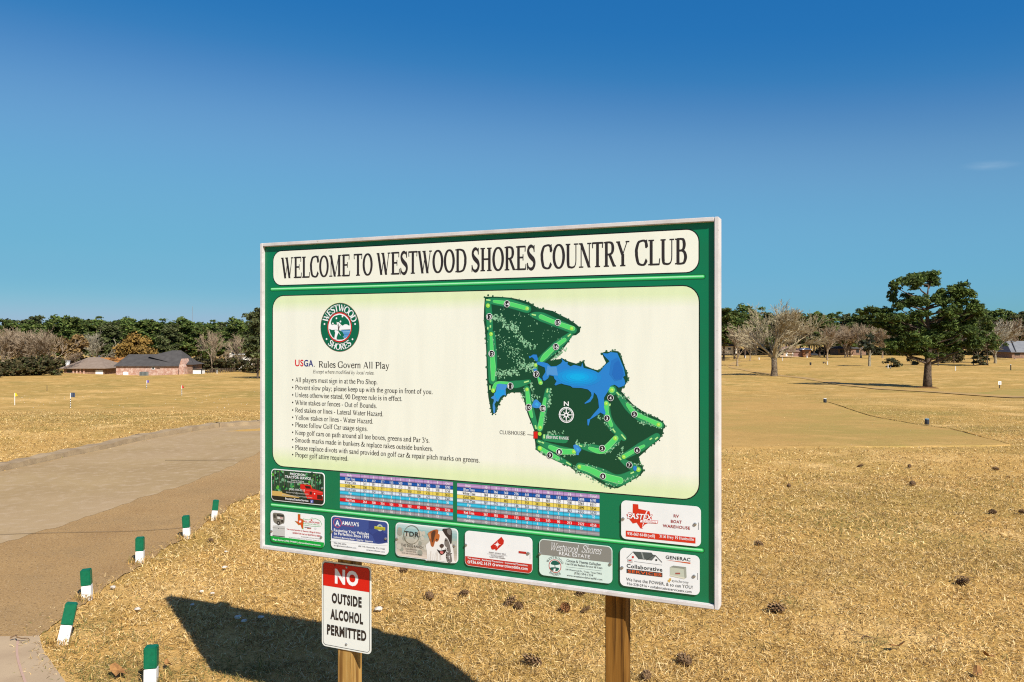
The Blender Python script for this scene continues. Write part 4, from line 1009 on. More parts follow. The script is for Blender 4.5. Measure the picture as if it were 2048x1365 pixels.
# 5 title company
o, A, bx = plate(z6, [(262,687),(970,768),(968,1142),(262,1058)], 'white plate with red foot band and red county shape', PW, [(275,840),(928,928)])
inner(A, bx, srgb(200,52,38), 1, 0.0015, .02, y1=.265)
A.poly([(532,855),(645,755),(672,795),(668,830),(588,905),(578,885),(555,892),(540,885)], RED, 2)
A.poly([(602+38*math.sin(math.pi*k/8)*(1 if k%4==0 else .62 if k%2==0 else .28), 838-38*math.cos(math.pi*k/8)*(1 if k%4==0 else .62 if k%2==0 else .28)) for k in range(16)], WHITE, 3)
TB = srgb(92,60,56)
A.text(SERB,'TRINITY COUNTY TITLE',512,928,692,948,15,TB,3); A.band([(495,934),(710,958)],1.5,TB,3,cap=False); A.text(SER,'A Lone Livingston',532,956,672,972,13,TB,3); A.text(SER,'Land & Title Company',520,972,688,990,13,TB,3)
A.poly([(826,905),(908,914),(908,938),(826,928)], srgb(190,50,40), 3)
A.text(SANB,'Title Insurance - Residential Transactions - Commercial Transactions',290,990,920,1062,17,WHITE,4); A.disc(304,1020,14,WHITE,4,12); A.text(SANB,'936.642.1619',322,1034,537,1060,33,WHITE,4); A.disc(565,1050,14,WHITE,4,12); A.text(SANB,'www.trincotitle.com',584,1064,920,1106,33,WHITE,4)
A.disc(304,1020,8,srgb(200,52,38),5,8); A.disc(565,1050,8,srgb(200,52,38),5,8)
for k in range(9): A.rect(944, 922+k*7.5, 948, 926+k*7.5, srgb(70,70,70), 3)
A.build('lettering', o)
# 6 real estate
o, A, bx = plate(z6, [(1042,775),(1810,860),(1808,1252),(1042,1155)], 'pale mint plate with grey header', (lin(222)*.82,lin(240)*.82,lin(230)*.82), [(1052,932),(1790,1040)])
inner(A, bx, srgb(142,140,132), 1, .003, .019, y0=.565)
SCR = ('serif', 62, 40, 0.42, -30)
A.text(SCR,'Westwood',1150,897,1445,925,80,WHITE,3); A.text(SCR,'Shores',1482,920,1690,940,76,WHITE,3); A.text(SAN,'REAL ESTATE',1250,945,1575,985,36,WHITE,3)
A.disc(1208,1064,66,srgb(200,60,50),3,28,70); A.disc(1208,1064,59,srgb(232,244,238),4,28,63); TL_ = srgb(30,96,84)
A.smooth([(1165,1040),(1175,1015),(1205,1005),(1240,1018),(1262,1042),(1225,1052),(1190,1050)], TL_, 5); A.band([(1205,1040),(1210,1080)],7,TL_,5,cap=False); A.smooth([(1158,1080),(1205,1076),(1250,1085),(1240,1110),(1205,1118),(1170,1105)], TL_, 5); A.poly([(1195,1090),(1215,1090),(1210,1118),(1192,1115)], WHITE, 6)
arc_text(A,'WESTWOOD',1208,1064,76,80,160,20,24,srgb(110,120,116),3); arc_text(A,'SHORES',1208,1064,96,100,228,312,24,srgb(110,120,116),3,True)
TG = srgb(62,66,66)
A.text(SER,'George & Theresa Gallagher',1330,1020,1690,1058,26,TG,3); A.text(SER,'Your On-site Realtors for over 46 Years',1315,1050,1706,1092,21,TG,3); A.band([(1325,1070),(1695,1114)],1.6,TG,3,cap=False)
A.text(SAN,'100 Westwood Dr., Trinity, Texas 75862',1322,1108,1700,1150,18,TG,3); A.text(SAN,'(936) 594-1234',1410,1148,1608,1172,24,TG,3); A.text(SAN,'www.westwoodshoresRE.com',1332,1170,1705,1214,22,TG,3)
A.build('lettering', o)
# 7 storage
o, A, bx = plate(z7, [(220,108),(1060,180),(1058,597),(225,517)], 'white plate with red state map above the lower stripe', PW, [(245,302),(1000,360)])
TX = [(345,148),(402,153),(405,200),(520,225),(528,260),(545,300),(520,345),(470,365),(440,400),(455,410),(425,405),(385,345),(345,355),(310,310),(275,258),(343,265)]
RD = srgb(220,52,24)
A.poly(TX, RD, 2); A.poly([(490,222),(500,224),(470,300),(482,300),(440,400),(462,310),(448,312)], WHITE, 3)
for dx, dy in ((-4,0),(4,0),(0,-4),(0,4),(-3,3),(3,3),(3,-3),(-3,-3)): A.text(SANI,'EASTEX',288+dx,302+dy,552+dx,314+dy,58,RD,3)
A.text(SANI,'EASTEX',288,302,552,314,58,WHITE,5); A.poly([(424,312),(612,324),(604,356),(416,344)], RD, 4); A.poly([(428,316),(606,328),(600,352),(421,340)], WHITE, 5); A.text(SAN,'SELF STORAGE',440,338,590,349,17,RD,6)
DR = srgb(170,28,24)
A.text(SANB,'RV',774,288,830,293,32,DR,3); A.text(SANB,'BOAT',745,346,860,354,32,DR,3); A.text(SANB,'WAREHOUSE',660,392,946,418,32,DR,3)
A.poly([(272,428),(1003,502),(1003,564),(272,490)], RD, 3); A.text(SERB,'936-662-6440 (cell)',288,474,578,500,30,WHITE,5); A.text(SERB,'3156 Hwy 19 Huntsville',622,500,986,536,30,WHITE,5)
for k in range(9): A.rect(1031, 345+k*8.5, 1038, 350+k*8.5, srgb(60,60,60), 3)
A.build('lettering', o)
# 8 services
o, A, bx = plate(z7, [(210,602),(1048,700),(1045,1113),(210,1002)], 'white plate with house roof drawing and generator', PW, [(234,815),(990,905)])
CH_ = srgb(58,62,62)
A.poly([(345,648),(540,660),(560,685),(500,735),(410,728)], srgb(84,92,90), 2); A.poly([(430,655),(445,656),(470,735),(452,732)], srgb(150,156,152), 3); A.poly([(546,686),(590,690),(545,742),(490,735)], srgb(100,106,104), 3)
A.band([(280,718),(348,650),(412,728)],6,CH_,4,1,False); A.band([(490,738),(560,684),(582,688),(652,762)],6,CH_,4,1,False); A.band([(360,752),(652,790)],3,srgb(150,150,150),3,1,False)
A.rect(336,696,356,716,RED,4); A.rect(582,728,602,746,CH_,4); A.poly([(288,722),(340,728),(344,764),(290,758)], srgb(205,200,198), 4); A.rect(300,738,330,746,RED,5)
A.text(SANB,'Collaborative',280,815,656,860,42,CH_,3); A.poly([(280,830),(656,872),(656,918),(280,872)], CH_, 3); A.text(SANB,'SERVICES',292,866,648,910,30,srgb(236,100,44),4)
A.text(SANB,'GENERAC',690,722,950,752,36,CH_,3); A.poly([(690,736),(950,764),(950,778)], srgb(220,96,36), 3)
A.poly([(735,812),(770,796),(905,812),(910,920),(890,935),(735,898)], srgb(202,206,186), 3); A.poly([(735,812),(770,796),(905,812),(880,830)], srgb(150,152,140), 4); A.poly([(880,830),(905,812),(910,920),(890,935)], srgb(170,172,156), 4); A.poly([(735,890),(890,922),(890,938),(735,905)], srgb(226,222,200), 4); A.rect(792,870,842,886,srgb(170,90,80),5)
YL = srgb(226,180,70); A.rect(712,945,722,968,YL,3); A.rect(725,930,735,972,YL,3); A.rect(738,928,747,955,YL,3); A.text(SANL,'synchrony',756,966,932,986,30,srgb(120,120,118),3)
A.text(SAN,'We have the POWER, & so can YOU!',275,952,972,1044,36,CH_,3); A.text(SAN,'936-228-2916 \u2022 collaborativeservicestx.com',284,994,962,1088,28,CH_,3)
for k in range(8): A.rect(1022, 875+k*9, 1029, 880+k*9, srgb(60,60,60), 3)
A.build('lettering', o)

# ------------------------------------------------------------------ small warning sign on the left post
DS = DEP - 0.004
zn = lambda x, y: (620 + x/4.963, 1090 + y/4.963)
A0 = [P(*zn(*q), DS) for q in ((118,160),(608,212),(606,1086),(118,1005))]
na0 = (A0[0][0]+A0[3][0])/2; na1 = (A0[1][0]+A0[2][0])/2; nbt = (A0[0][1]+A0[1][1])/2; nbb = (A0[2][1]+A0[3][1])/2
wloc = ORG + s_vec*((na0+na1)/2) + n_in*DS; wloc.z = BZ + nbb
warn = empty('warning_sign', wloc, TH, 'white and red NO OUTSIDE ALCOHOL PERMITTED plate on the left post below the big board', 'sign')
def to_warn(o):
    o.parent = warn
    M = warn.matrix_basis.inverted() @ board.matrix_basis
    o.data.transform(M)
    return o
M_wplate = mat('reflective white sheet', (.74,.75,.69), 0.4, 0.4, [(5,(.68,.69,.62),.45,.7),(90,(.4,.38,.33),.76,.8)])
to_warn(slab(rrect(na0, na1, nbb, nbt, 0.022), DS, DS+0.0022, 'plate', M_wplate, board))
A = Art(DS, zn)
k_ = .0085
def ring(ins, wd_, c, lay):
    o_ = rrect(na0+ins, na1-ins, nbb+ins, nbt-ins, .018); i_ = rrect(na0+ins+wd_, na1-ins-wd_, nbb+ins+wd_, nbt-ins-wd_, .016)
    for i in range(len(o_)): A.raw([o_[i], o_[(i+1)%len(o_)], i_[(i+1)%len(o_)], i_[i]], c, lay)
hb = (P(*zn(140,408), DS)[1] + P(*zn(588,467), DS)[1])/2
inner(A, (na0,na1,nbb,nbt), srgb(222,30,16), 2, .0085, .017, y0=(hb-nbb)/(nbt-nbb))
ring(.0075, .0022, srgb(30,28,28), 3)
COND = ('sans', 0.048, 0, 0.0, 0.14)
A.text(COND,'NO',248,380,480,402,138,WHITE,4); A.text(COND,'OUTSIDE',217,576,514,614,96,INK,4); A.text(COND,'ALCOHOL',203,735,528,782,98,INK,4); A.text(COND,'PERMITTED',170,887,560,949,96,INK,4)
A.disc(248,200,7,srgb(40,20,20),4,8)
to_warn(A.build('lettering', board))
for (sx_, sy_) in ((365,224),(362,987)):
    a, b_ = P(*zn(sx_, sy_), DS); m_ = MB(); m_.tube([L(a,DS-.005,b_),L(a,DS-.003,b_),L(a,DS+.001,b_)],[.003,.0062,.0068],6)
    to_warn(m_.build('bolt', M_screw, board))

# ------------------------------------------------------------------ green and white stakes
def stake(px, py, hgt, wd, lean_x, lean_y, rz, lab):
    g = G(px, py); 
    if g.y > 3: g.z = 0.0
    rt = empty('marker_stake', g, R(rz), lab, 'stake', 'green topped white stakes along the cart path')
    rt.rotation_euler = (R(lean_y), R(lean_x), R(rz))
    h2 = hgt*.46
    b = MB(); b.box(-wd/2, wd/2, -wd/2, wd/2, -0.06, h2); b.build('white_base', M_white_paint, rt, bevel=.004)
    b = MB(); b.box(-wd/2-.0015, wd/2+.0015, -wd/2-.0015, wd/2+.0015, h2, hgt)
    b.build('green_top', M_green_paint, rt, bevel=.006)
for a in ((302,1372,.235,.070,0,-2,12,'green topped white stake nearest the camera, cut by the bottom edge'),
          (126,1288,.265,.070,11,-5,20,'strongly tilted green topped white stake, second along the path edge'),
          (175,1197,.232,.070,-3,0,15,'third green topped white stake along the path, leaning slightly left'),
          (280,1125,.230,.068,0,0,14,'upright green topped white stake in the middle of the row'),
          (374,1076,.228,.066,-3,0,12,'fifth green topped white stake along the path, leaning slightly left'),
          (428,1039,.215,.062,6,0,18,'farthest and smallest green topped white stake, leaning right')): stake(*a)

# ------------------------------------------------------------------ grass blades near the camera
def inside(poly, x, y):
    r_ = np.zeros(len(x), bool); n = len(poly)
    for i in range(n):
        x0, y0 = poly[i]; x1, y1 = poly[(i+1) % n]
        c = ((y0 > y) != (y1 > y)) & (x < (x1-x0)*(y-y0)/(y1-y0+1e-12)+x0)
        r_ ^= c
    return r_
PATHPOLY = [tuple(G(*p))[:2] for p in FAR_EDGE + [(760,846),(760,930)] + NEAR_EDGE] + [tuple(G(*p))[:2] for p in [(85,1300),(108,1335),(135,1372),(300,1600)]] + [(-9,3.0),(-14,8)]
GREENS = [(*tuple(G(px, py))[:2], r_) for px, py, r_ in ((450,1345,.30),(240,1345,.35),(330,1352,.25),(1760,1290,.16),(1580,1205,.12),(500,1360,.3),(1960,1080,.3),(1700,1050,.25),(160,1262,.18))]
TEEPOLY = [tuple(G(*p))[:2] for p in TEE]
rg = np.random.default_rng(11)
def blades(y0, y1, dens, wd, ln, um=.70, fade=0):
    A_ = um*(y1**2-y0**2); n = int(A_*dens)
    y = np.sqrt(rg.uniform(y0**2, y1**2, n)); x = rg.uniform(-um, um, n)*y
    # clumping
    cl = np.sin(x*7+2*np.sin(y*5))*np.sin(y*9+2*np.sin(x*6))
    edge = rg.normal(0, .10, n)
    k = ~inside(PATHPOLY, x+edge, y+edge) & ~inside(TEEPOLY, x+edge*3, y+edge*6) & (rg.random(n) < .66+.34*cl)
    if fade: k &= rg.random(n) < np.clip((y1-y)/(y1-y0), 0, 1)**fade
    x, y, cl = x[k], y[k], cl[k]; n = len(x)
    z = H(x, y) - .008
    yaw = rg.uniform(0, 2*np.pi, n); lean = np.clip(rg.normal(1.12, .28, n), .2, 1.5)
    Ls = ln*rg.uniform(.5, 1.5, n); W = wd*rg.uniform(.6, 1.3, n)
    turn = rg.normal(0, .9, n)
    p = np.stack([x, y, z], 1); q = [p]
    e = np.pi/2 - lean
    for s in range(3):
        ya = yaw + turn*s*.5; el = np.clip(e + rg.normal(.0, .35, n) - .18*s, -.5, 1.5)
        d = np.stack([np.cos(ya)*np.cos(el), np.sin(ya)*np.cos(el), np.sin(el)], 1)
        p = p + d*(Ls/3)[:, None]; p[:, 2] = np.maximum(p[:, 2], z + .006); q.append(p)
    side = np.stack([-np.sin(yaw), np.cos(yaw), rg.normal(0, .5, n)], 1); side /= np.linalg.norm(side, axis=1, keepdims=True)
    ws = [.9, 1.0, .8, .25]
    quads = []
    for s in range(3):
        quads.append(np.stack([q[s]-side*(W*ws[s]/2)[:,None], q[s]+side*(W*ws[s]/2)[:,None], q[s+1]+side*(W*ws[s+1]/2)[:,None], q[s+1]-side*(W*ws[s+1]/2)[:,None]], 1))
    V = np.stack(quads, 1).reshape(-1, 3)
    pal = np.array([(.58,.36,.108),(.72,.475,.18),(.84,.62,.30),(.40,.245,.072),(.16,.095,.032),(.20,.175,.045)])
    pr = np.array([.26,.23,.15,.15,.18,.03])
    ci = rg.choice(6, n, p=pr)
    g_ = np.sin(x*.9+1.3)*np.sin(y*1.1+x*.3)
    for gx_, gy_, gr_ in GREENS: ci = np.where((np.hypot(x-gx_, y-gy_) < gr_*rg.uniform(.2,1.2,n)) & (rg.random(n) < .6), 5, ci)
    ci = np.where((g_ > .62) & (rg.random(n) < .22), 5, ci)
    pt = .5+.5*np.sin(x*.83+.6*y+1.1*np.sin(y*.7))*np.sin(y*.95-.35*x+1.4*np.sin(x*.9)+.8)
    c = pal[ci]*(rg.uniform(.8, 1.15, n)*(.84+.26*pt))[:, None]
    return V, np.repeat(c, 3, axis=0)
parts = [blades(3.3,5.2,8600,.0034,.043), blades(5.2,8,5000,.0043,.044), blades(8,12,2300,.0060,.046), blades(12,62,640,.0088,.042,fade=3.4)]
def tufts():
    V = []; C = []
    for px, py in ((302,1372),(126,1288),(175,1197),(280,1125),(374,1076),(428,1039)):
        g = G(px, py)
        for i in range(150):
            a = rg.uniform(0, 6.283); r0 = rg.uniform(.03, .11); x = g.x+r0*math.cos(a); y = g.y+r0*math.sin(a)
            L_ = rg.uniform(.03,.085); b = rg.uniform(0,6.283); up = rg.uniform(.3,1); W_ = .0022
            p0 = np.array([x,y,0.]); p1 = p0+np.array([math.cos(b)*L_*(1-up)*.6, math.sin(b)*L_*(1-up)*.6, L_*.55*up+.006]); p2 = p1+np.array([math.cos(b)*L_*.4, math.sin(b)*L_*.4, L_*.25*up])
            sd = np.array([-math.sin(b), math.cos(b), 0])*W_
            V.append([p0-sd,p0+sd,p1+sd,p1-sd]); V.append([p1-sd,p1+sd,p2+sd*.3,p2-sd*.3])
            c = np.array([(.60,.365,.110),(.72,.47,.175),(.42,.245,.072),(.22,.18,.05)][rg.integers(4)])*rg.uniform(.8,1.1); C += [c, c]
    return np.array(V).reshape(-1,3), np.array(C)
parts.append(tufts())
gv = np.concatenate([p[0] for p in parts]); gc = np.concatenate([p[1] for p in parts]).astype(np.float32)
tag(obj('dry_grass', np_mesh('dry_grass', gv, 4, M_grass, gc)), 'dense curly straw coloured dormant grass around the sign', 'grass', kind='stuff')

# ------------------------------------------------------------------ pine cones, pebbles, leaves
def cone_mesh(seed):
    r_ = random.Random(seed); b = MB()
    b.tube([(0,0,-.036),(0,0,-.02),(0,0,.02),(0,0,.042)], [.008,.017,.013,.004], 7)
    for k in range(54):
        t = k/54; z = -.034 + .076*t; rad = .030*math.sin(math.pi*(0.16+.8*t))**.8 + .004; a = k*2.39996 + r_.uniform(-.1,.1)
        u = Vector((math.cos(a), math.sin(a), 0)); v = Vector((-math.sin(a), math.cos(a), 0)); up = Vector((0,0,1))
        p0 = u*.009 + up*z; p1 = u*rad + up*(z + .010 - .006*t); p2 = u*(rad+.003) + up*(z+.016)
        wv = .0085*(1-.45*t)
        b.add([p0-v*.004, p0+v*.004, p1+v*wv, p1-v*wv, p2, p1-up*.004], [(0,1,2,3),(3,2,4),(0,1,5),(3,2,5)])
    return b.mesh('cone', M_cone)
CM = [cone_mesh(s) for s in (1,2,3)]
M_cone2 = mat('orange pine cone scale', (.30,.13,.045), .85, .2, [(70,(.09,.04,.02),.42,.6),(140,(.42,.24,.10),.55,.7)])
cm4 = cone_mesh(4); cm4.materials[0] = M_cone2
CONES = [(1018,1210,1.15,'dark grey pine cone, left of the touching pair behind the board'),(1036,1217,1.05,'grey pine cone, right of the touching pair behind the board'),(1131,1221,1.15,'orange brown pine cone lying left of the right post'),
 (1170,1224,.7,'small brown pine cone just left of the right post'),(860,1197,1.1,'brown pine cone in the straw right of the warning sign'),(926,1191,.9,'small dark pine cone between the warning sign and the cone pair'),(806,1145,.9,'reddish brown pine cone close below the board frame'),
 (1163,1189,1.0,'dark pine cone half hidden under the frame left of the right post'),(1068,1330,1.2,'dark pine cone beyond the tip of the board shadow'),(1371,1330,1.35,'large dark pine cone right of the right post'),(1292,1358,.9,'brown pine cone cut by the bottom edge beside the right post'),
 (1555,1223,1.35,'dark pine cone in the grass right of the board corner'),(1519,1091,1.25,'dark pine cone right of the board at plate height'),(423,1083,1.0,'brown pine cone beside the fifth stake'),(1578,974,1.3,'reddish pine cone right of the board on the straw rough'),
 (1825,971,1.7,'wide brown pine cone far out on the straw rough'),(1720,934,1.3,'pine cone alone near the tee ground, left of two'),(1819,935,1.3,'pine cone near the tee ground, right of two'),(1992,940,1.4,'pine cone near the right edge below the tee line'),
 (1987,1027,1.4,'brown pine cone near the right edge, left of two'),(2043,1027,1.4,'pine cone cut by the right edge'),(1923,1168,1.2,'brown pine cone in the right foreground grass')]
for i, (px, py, s, lab) in enumerate(CONES):
    g = G(px, py); c = obj('pine_cone', cm4 if i in (2,) else CM[i % 3])
    s *= 1.0 if py > 1100 else .72
    c.location = g + Vector((0,0,.016*s)); c.scale = (s*random.uniform(.85,1.1),s*random.uniform(.8,1.0),s*random.uniform(1.0,1.35)); c.rotation_euler = (R(80+random.uniform(-15,15)), random.uniform(-.3,.3), random.uniform(0,6.28))
    tag(c, lab, 'pine cone', 'pine cones in the straw')
def pebble(px, py, s, lab):
    r_ = random.Random(px); g = G(px, py)
    import bmesh
    bm = bmesh.new(); bmesh.ops.create_icosphere(bm, subdivisions=2, radius=1)
    for v in bm.verts: v.co *= 1 + r_.uniform(-.22,.22)
    for v in bm.verts: v.co = Vector((v.co.x*s, v.co.y*s*.8, v.co.z*s*.45))
    m_ = bpy.data.meshes.new('pebble'); bm.to_mesh(m_); bm.free(); m_.materials.append(M_stone)
    tag(obj('pebble', m_, None, g+Vector((0,0,.012+s*.2)), r_.uniform(0,3)), lab, 'pebble', 'pale limestone pebbles')
for px, py, s, lab in ((226,1179,.026,'flat pale pebble between the third stake and the board shadow'),(275,1223,.026,'pale pebble left of the shadow tip'),(403,1187,.018,'small pale pebble above the shadow, left of two'),(425,1191,.018,'small pale pebble above the shadow, right of two'),
  (449,1140,.024,'pale pebble below the lower left board corner'),(452,1108,.018,'tiny pale pebble level with the bottom of the board'),(476,1240,.028,'pale pebble inside the board shadow, left of three'),(488,1247,.022,'pale pebble inside the board shadow, middle of three'),(522,1241,.024,'pale pebble inside the board shadow, right of three'),(757,1224,.032,'pale pebble just right of the warning sign'),(385,1215,.02,'pale pebble at the left tip of the board shadow')): pebble(px, py, s, lab)
def leaf(px, py, s, lab):
    r_ = random.Random(px+1); g = G(px, py); b = MB(); pts = []
    n = 12
    for k in range(n):
        t = 2*math.pi*k/n; rr_ = s*(1+.25*math.cos(5*t))*(.75 if k % 2 else 1)
        pts.append((rr_*math.cos(t)*1.3, rr_*math.sin(t)*.8, .012*math.cos(2*t)+.008))
    b.add(pts+[(0,0,.0)], [(i,(i+1)%n,n) for i in range(n)]); o = b.build('fallen_leaf', M_fall)
    o.location = g+Vector((0,0,.03)); o.rotation_euler = (r_.uniform(-.4,.4), r_.uniform(-.4,.4), r_.uniform(0,6))
    tag(o, lab, 'leaf', 'dry fallen leaves')
M_fall = mat('russet dry leaf', (.33,.16,.05), .8, .2, [(60,(.2,.09,.03),.4,.65)])
for px, py, s, lab in ((1795,1301,.05,'russet dry leaf in the right foreground straw'),(236,1352,.055,'russet dry leaf left of the nearest stake'),(1978,1322,.035,'brown dry leaf in the lower right corner'),(335,1340,.03,'small tan leaf right of the nearest stake'),(1955,1356,.04,'brown dry leaf cut by the bottom edge at the right')): leaf(px, py, s, lab)
def twig(px, py, ln, lab):
    g = G(px, py); r_ = random.Random(px); b = MB(); a = r_.uniform(-.4,.4)
    pts = [Vector((ln*(k/5-.5), .02*math.sin(k*1.9), .012+.012*math.sin(k))) for k in range(6)]
    b.tube(pts, [.006,.0055,.005,.004,.003,.002], 5); o = b.build('twig', M_cone); o.location = g+Vector((0,0,.02)); o.rotation_euler=(0,0,a); tag(o, lab, 'twig')
twig(1930,1163,.20,'dark twig lying in the right foreground grass'); twig(1740,1287,.12,'dark short twig in the lower right grass'); twig(40,1288,.14,'dark twig where the concrete slab meets the grass')

# ------------------------------------------------------------------ trees
def leaf_cloud(clumps, dens, size, aspect, pal, r_, shell=.45, upb=.35, jit=.25):
    """clumps: (x,y,z, rx,ry,rz); returns quads (verts) and colours"""
    V = []; C = []
    for (x, y, z, rx, ry, rz) in clumps:
        n = max(12, int(dens*(rx*rz+rx*ry+ry*rz)))
        d = r_.normal(size=(n,3)); d /= np.linalg.norm(d, axis=1, keepdims=True)
        d[:,2] = np.where(d[:,2] < -.55, -d[:,2]*.6, d[:,2])
        rad = shell + (1-shell)*r_.random(n)**.7 + r_.normal(0,.07,n)
        lump = 1 + .16*np.sin(d[:,0]*5+x)*np.sin(d[:,1]*5+y)+.16*np.sin(d[:,2]*6+z+d[:,0]*4)
        c = np.array([x,y,z]) + d*(rad*lump)[:,None]*np.array([rx,ry,rz])
        nrm = d*.6 + r_.normal(size=(n,3))*.75 + np.array([0,0,upb]); nrm /= np.linalg.norm(nrm, axis=1, keepdims=True)
        a = np.cross(nrm, r_.normal(size=(n,3))); a /= np.maximum(np.linalg.norm(a, axis=1, keepdims=True), 1e-6); b = np.cross(nrm, a)
        s = size*r_.uniform(.55,1.35,n)
        a *= s[:,None]; b *= (s*aspect)[:,None]
        V.append(np.stack([c-a-b*.7, c+a*.5-b, c+a+b*.7, c-a*.5+b], 1).reshape(-1,3))
        base = np.array(pal)[r_.choice(len(pal), n)]
        tone = r_.uniform(1-jit, 1+jit)
        C.append(base*tone*r_.uniform(.75,1.25,n)[:,None])
    return np.concatenate(V), np.concatenate(C).astype(np.float32)
PINE = [(.064,.096,.016),(.082,.118,.020),(.044,.070,.013),(.112,.142,.028)]
PINEF = [(.075,.112,.022),(.10,.135,.026),(.056,.088,.019),(.125,.145,.034)]
BROWN = [(.20,.122,.042),(.25,.155,.055),(.15,.092,.034)]
GOLD = [(.25,.148,.032),(.30,.18,.042),(.19,.115,.028)]
OLIVE = [(.080,.066,.024),(.105,.082,.032),(.05,.048,.017),(.135,.10,.046),(.06,.07,.02)]
DARK = [(.028,.032,.014),(.04,.045,.018),(.02,.024,.012)]

def pine_variant(seed, h=20, lean=0.0):
    r_ = np.random.default_rng(seed); m_ = MB()
    top = h*.93
    pts = [(lean*t*t*h + .15*math.sin(t*5+seed), .12*math.cos(t*4+seed), t*top) for t in np.linspace(0,1,7)]
    m_.tube([(p[0],p[1],p[2]-(.4 if i==0 else 0)) for i,p in enumerate(pts)], [h*.016*(1-.85*t) for t in np.linspace(0,1,7)], 6)
    cl = []
    n = 15
    for i in range(n):
        t = .34 + .64*i/(n-1); a = i*2.4 + r_.uniform(-.5,.5)
        rmax = h*(.23*(1-max(0,(t-.55))/.5)+.02); rr_ = rmax*r_.uniform(.35,.9)
        c = (rr_*math.cos(a)+lean*t*t*h, rr_*math.sin(a), t*h*.97)
        s = h*r_.uniform(.075,.125)*(1.15-.35*t)
        cl.append((*c, s*1.25, s*1.25, s*.72))
        _s = s
        for _q in range(3):
            d_ = r_.normal(size=3); cl.append((c[0]+d_[0]*_s*.9, c[1]+d_[1]*_s*.9, c[2]+d_[2]*_s*.5, _s*.62, _s*.62, _s*.5))
        m_.tube([(lean*t*t*h,0,t*h*.90), ((c[0])*.55+lean*t*t*h*.45, c[1]*.55, t*h*.94), (c[0],c[1],c[2])], [h*.006,h*.004,h*.002], 4, False)
    cl.append((lean*h,0,h*.95,h*.07,h*.07,h*.06))
    V, C = leaf_cloud(cl, 17*(20/h)**2, .40*h/20, .5, [PINEF, PINEF, PINEF+[(.12,.11,.03)], PINEF, [(.09,.108,.034),(.12,.125,.048),(.068,.08,.026)], PINEF][seed % 6], r_, shell=.3, jit=.35)
    return m_.mesh('trunk', M_bark_pine), np_mesh('crown', V, 4, M_leaf, C)

def grow(m_, p, d, ln, rad, depth, r_, spread, grav, minr, sides=5, tips=None, kids=(2,4)):
    pts = [p]; q = p.copy(); dd = d.copy()
    for k in range(3):
        dd = (dd + Vector(r_.normal(0,.13,3)) + Vector((0,0,grav))).normalized(); q = q + dd*ln/3; pts.append(q.copy())
    r1 = max(rad*.62, minr)
    m_.tube(pts, list(np.linspace(max(rad,minr), r1, 4)), max(3, sides), False)
    if depth == 0:
        if tips is not None: tips.append(q)
        return
    nk = r_.integers(kids[0], kids[1])
    for k in range(nk+1):
        if k == 0: st = q; base = dd
        else:
            j = r_.integers(1,4); st = pts[j]; base = dd
        ax = Vector(r_.normal(size=3)); ax = (ax - base*ax.dot(base)); ax.normalize()
        an = spread*r_.uniform(.5,1.15)*(0.55 if k == 0 else 1)
        nd = (base*math.cos(an)+ax*math.sin(an)).normalized()
        grow(m_, st, nd, ln*r_.uniform(.62,.86), r1*r_.uniform(.6,.85) if k else r1*.9, depth-1, r_, spread, grav, minr, sides-1, tips, kids)

def bare_variant(seed, h=10, trunk=.22, spread=.55, depth=5, rad=.30, minr=.02, limbs=7, flare=.75, kids=(2,4)):
    r_ = np.random.default_rng(seed); tr = MB(); cr = MB()
    th = h*trunk
    tr.tube([(0,0,-.4),(0,0,0),(.04*h*.2,0,th*.4),(.02,.0,th)], [rad*1.5,rad*1.25,rad*.95,rad*.85], 8)
    for k in range(limbs):
        a = k*2*math.pi/limbs + r_.uniform(-.3,.3); el = flare*r_.uniform(.25,1.1) if k else .08
        d = Vector((math.cos(a)*math.sin(el), math.sin(a)*math.sin(el), math.cos(el)))
        grow(cr, Vector((.02,0,th*r_.uniform(.82,1.0))), d, h*.30*r_.uniform(.85,1.1), rad*.52, depth, r_, spread, .03, minr, 6, None, kids)
    # scale crown to the asked height
    zz = np.array([v[2] for v in cr.v]); k = (h-th)/(np.percentile(zz,99.5)-th)
    cr.v = [(v[0]*k, v[1]*k, th+(v[2]-th)*k) for v in cr.v]
    return tr, cr

def tree_thing(name, meshes, px, y, top_py, h_native, label, cat, group=None, wscale=1.0, rz=None, base_py=None):
    if base_py is not None: g = G(px, base_py)
    else: g = at(px, y)
    topz = CAMZ - (top_py-HY)/F*g.y
    s = (topz-g.z)/h_native
    rt = empty(name, g, random.uniform(0,6.28) if rz is None else rz, label, cat, group)
    rt.scale = (s*wscale, s*wscale, s)
    for nm, me_ in meshes: obj(nm, me_, rt)
    return rt

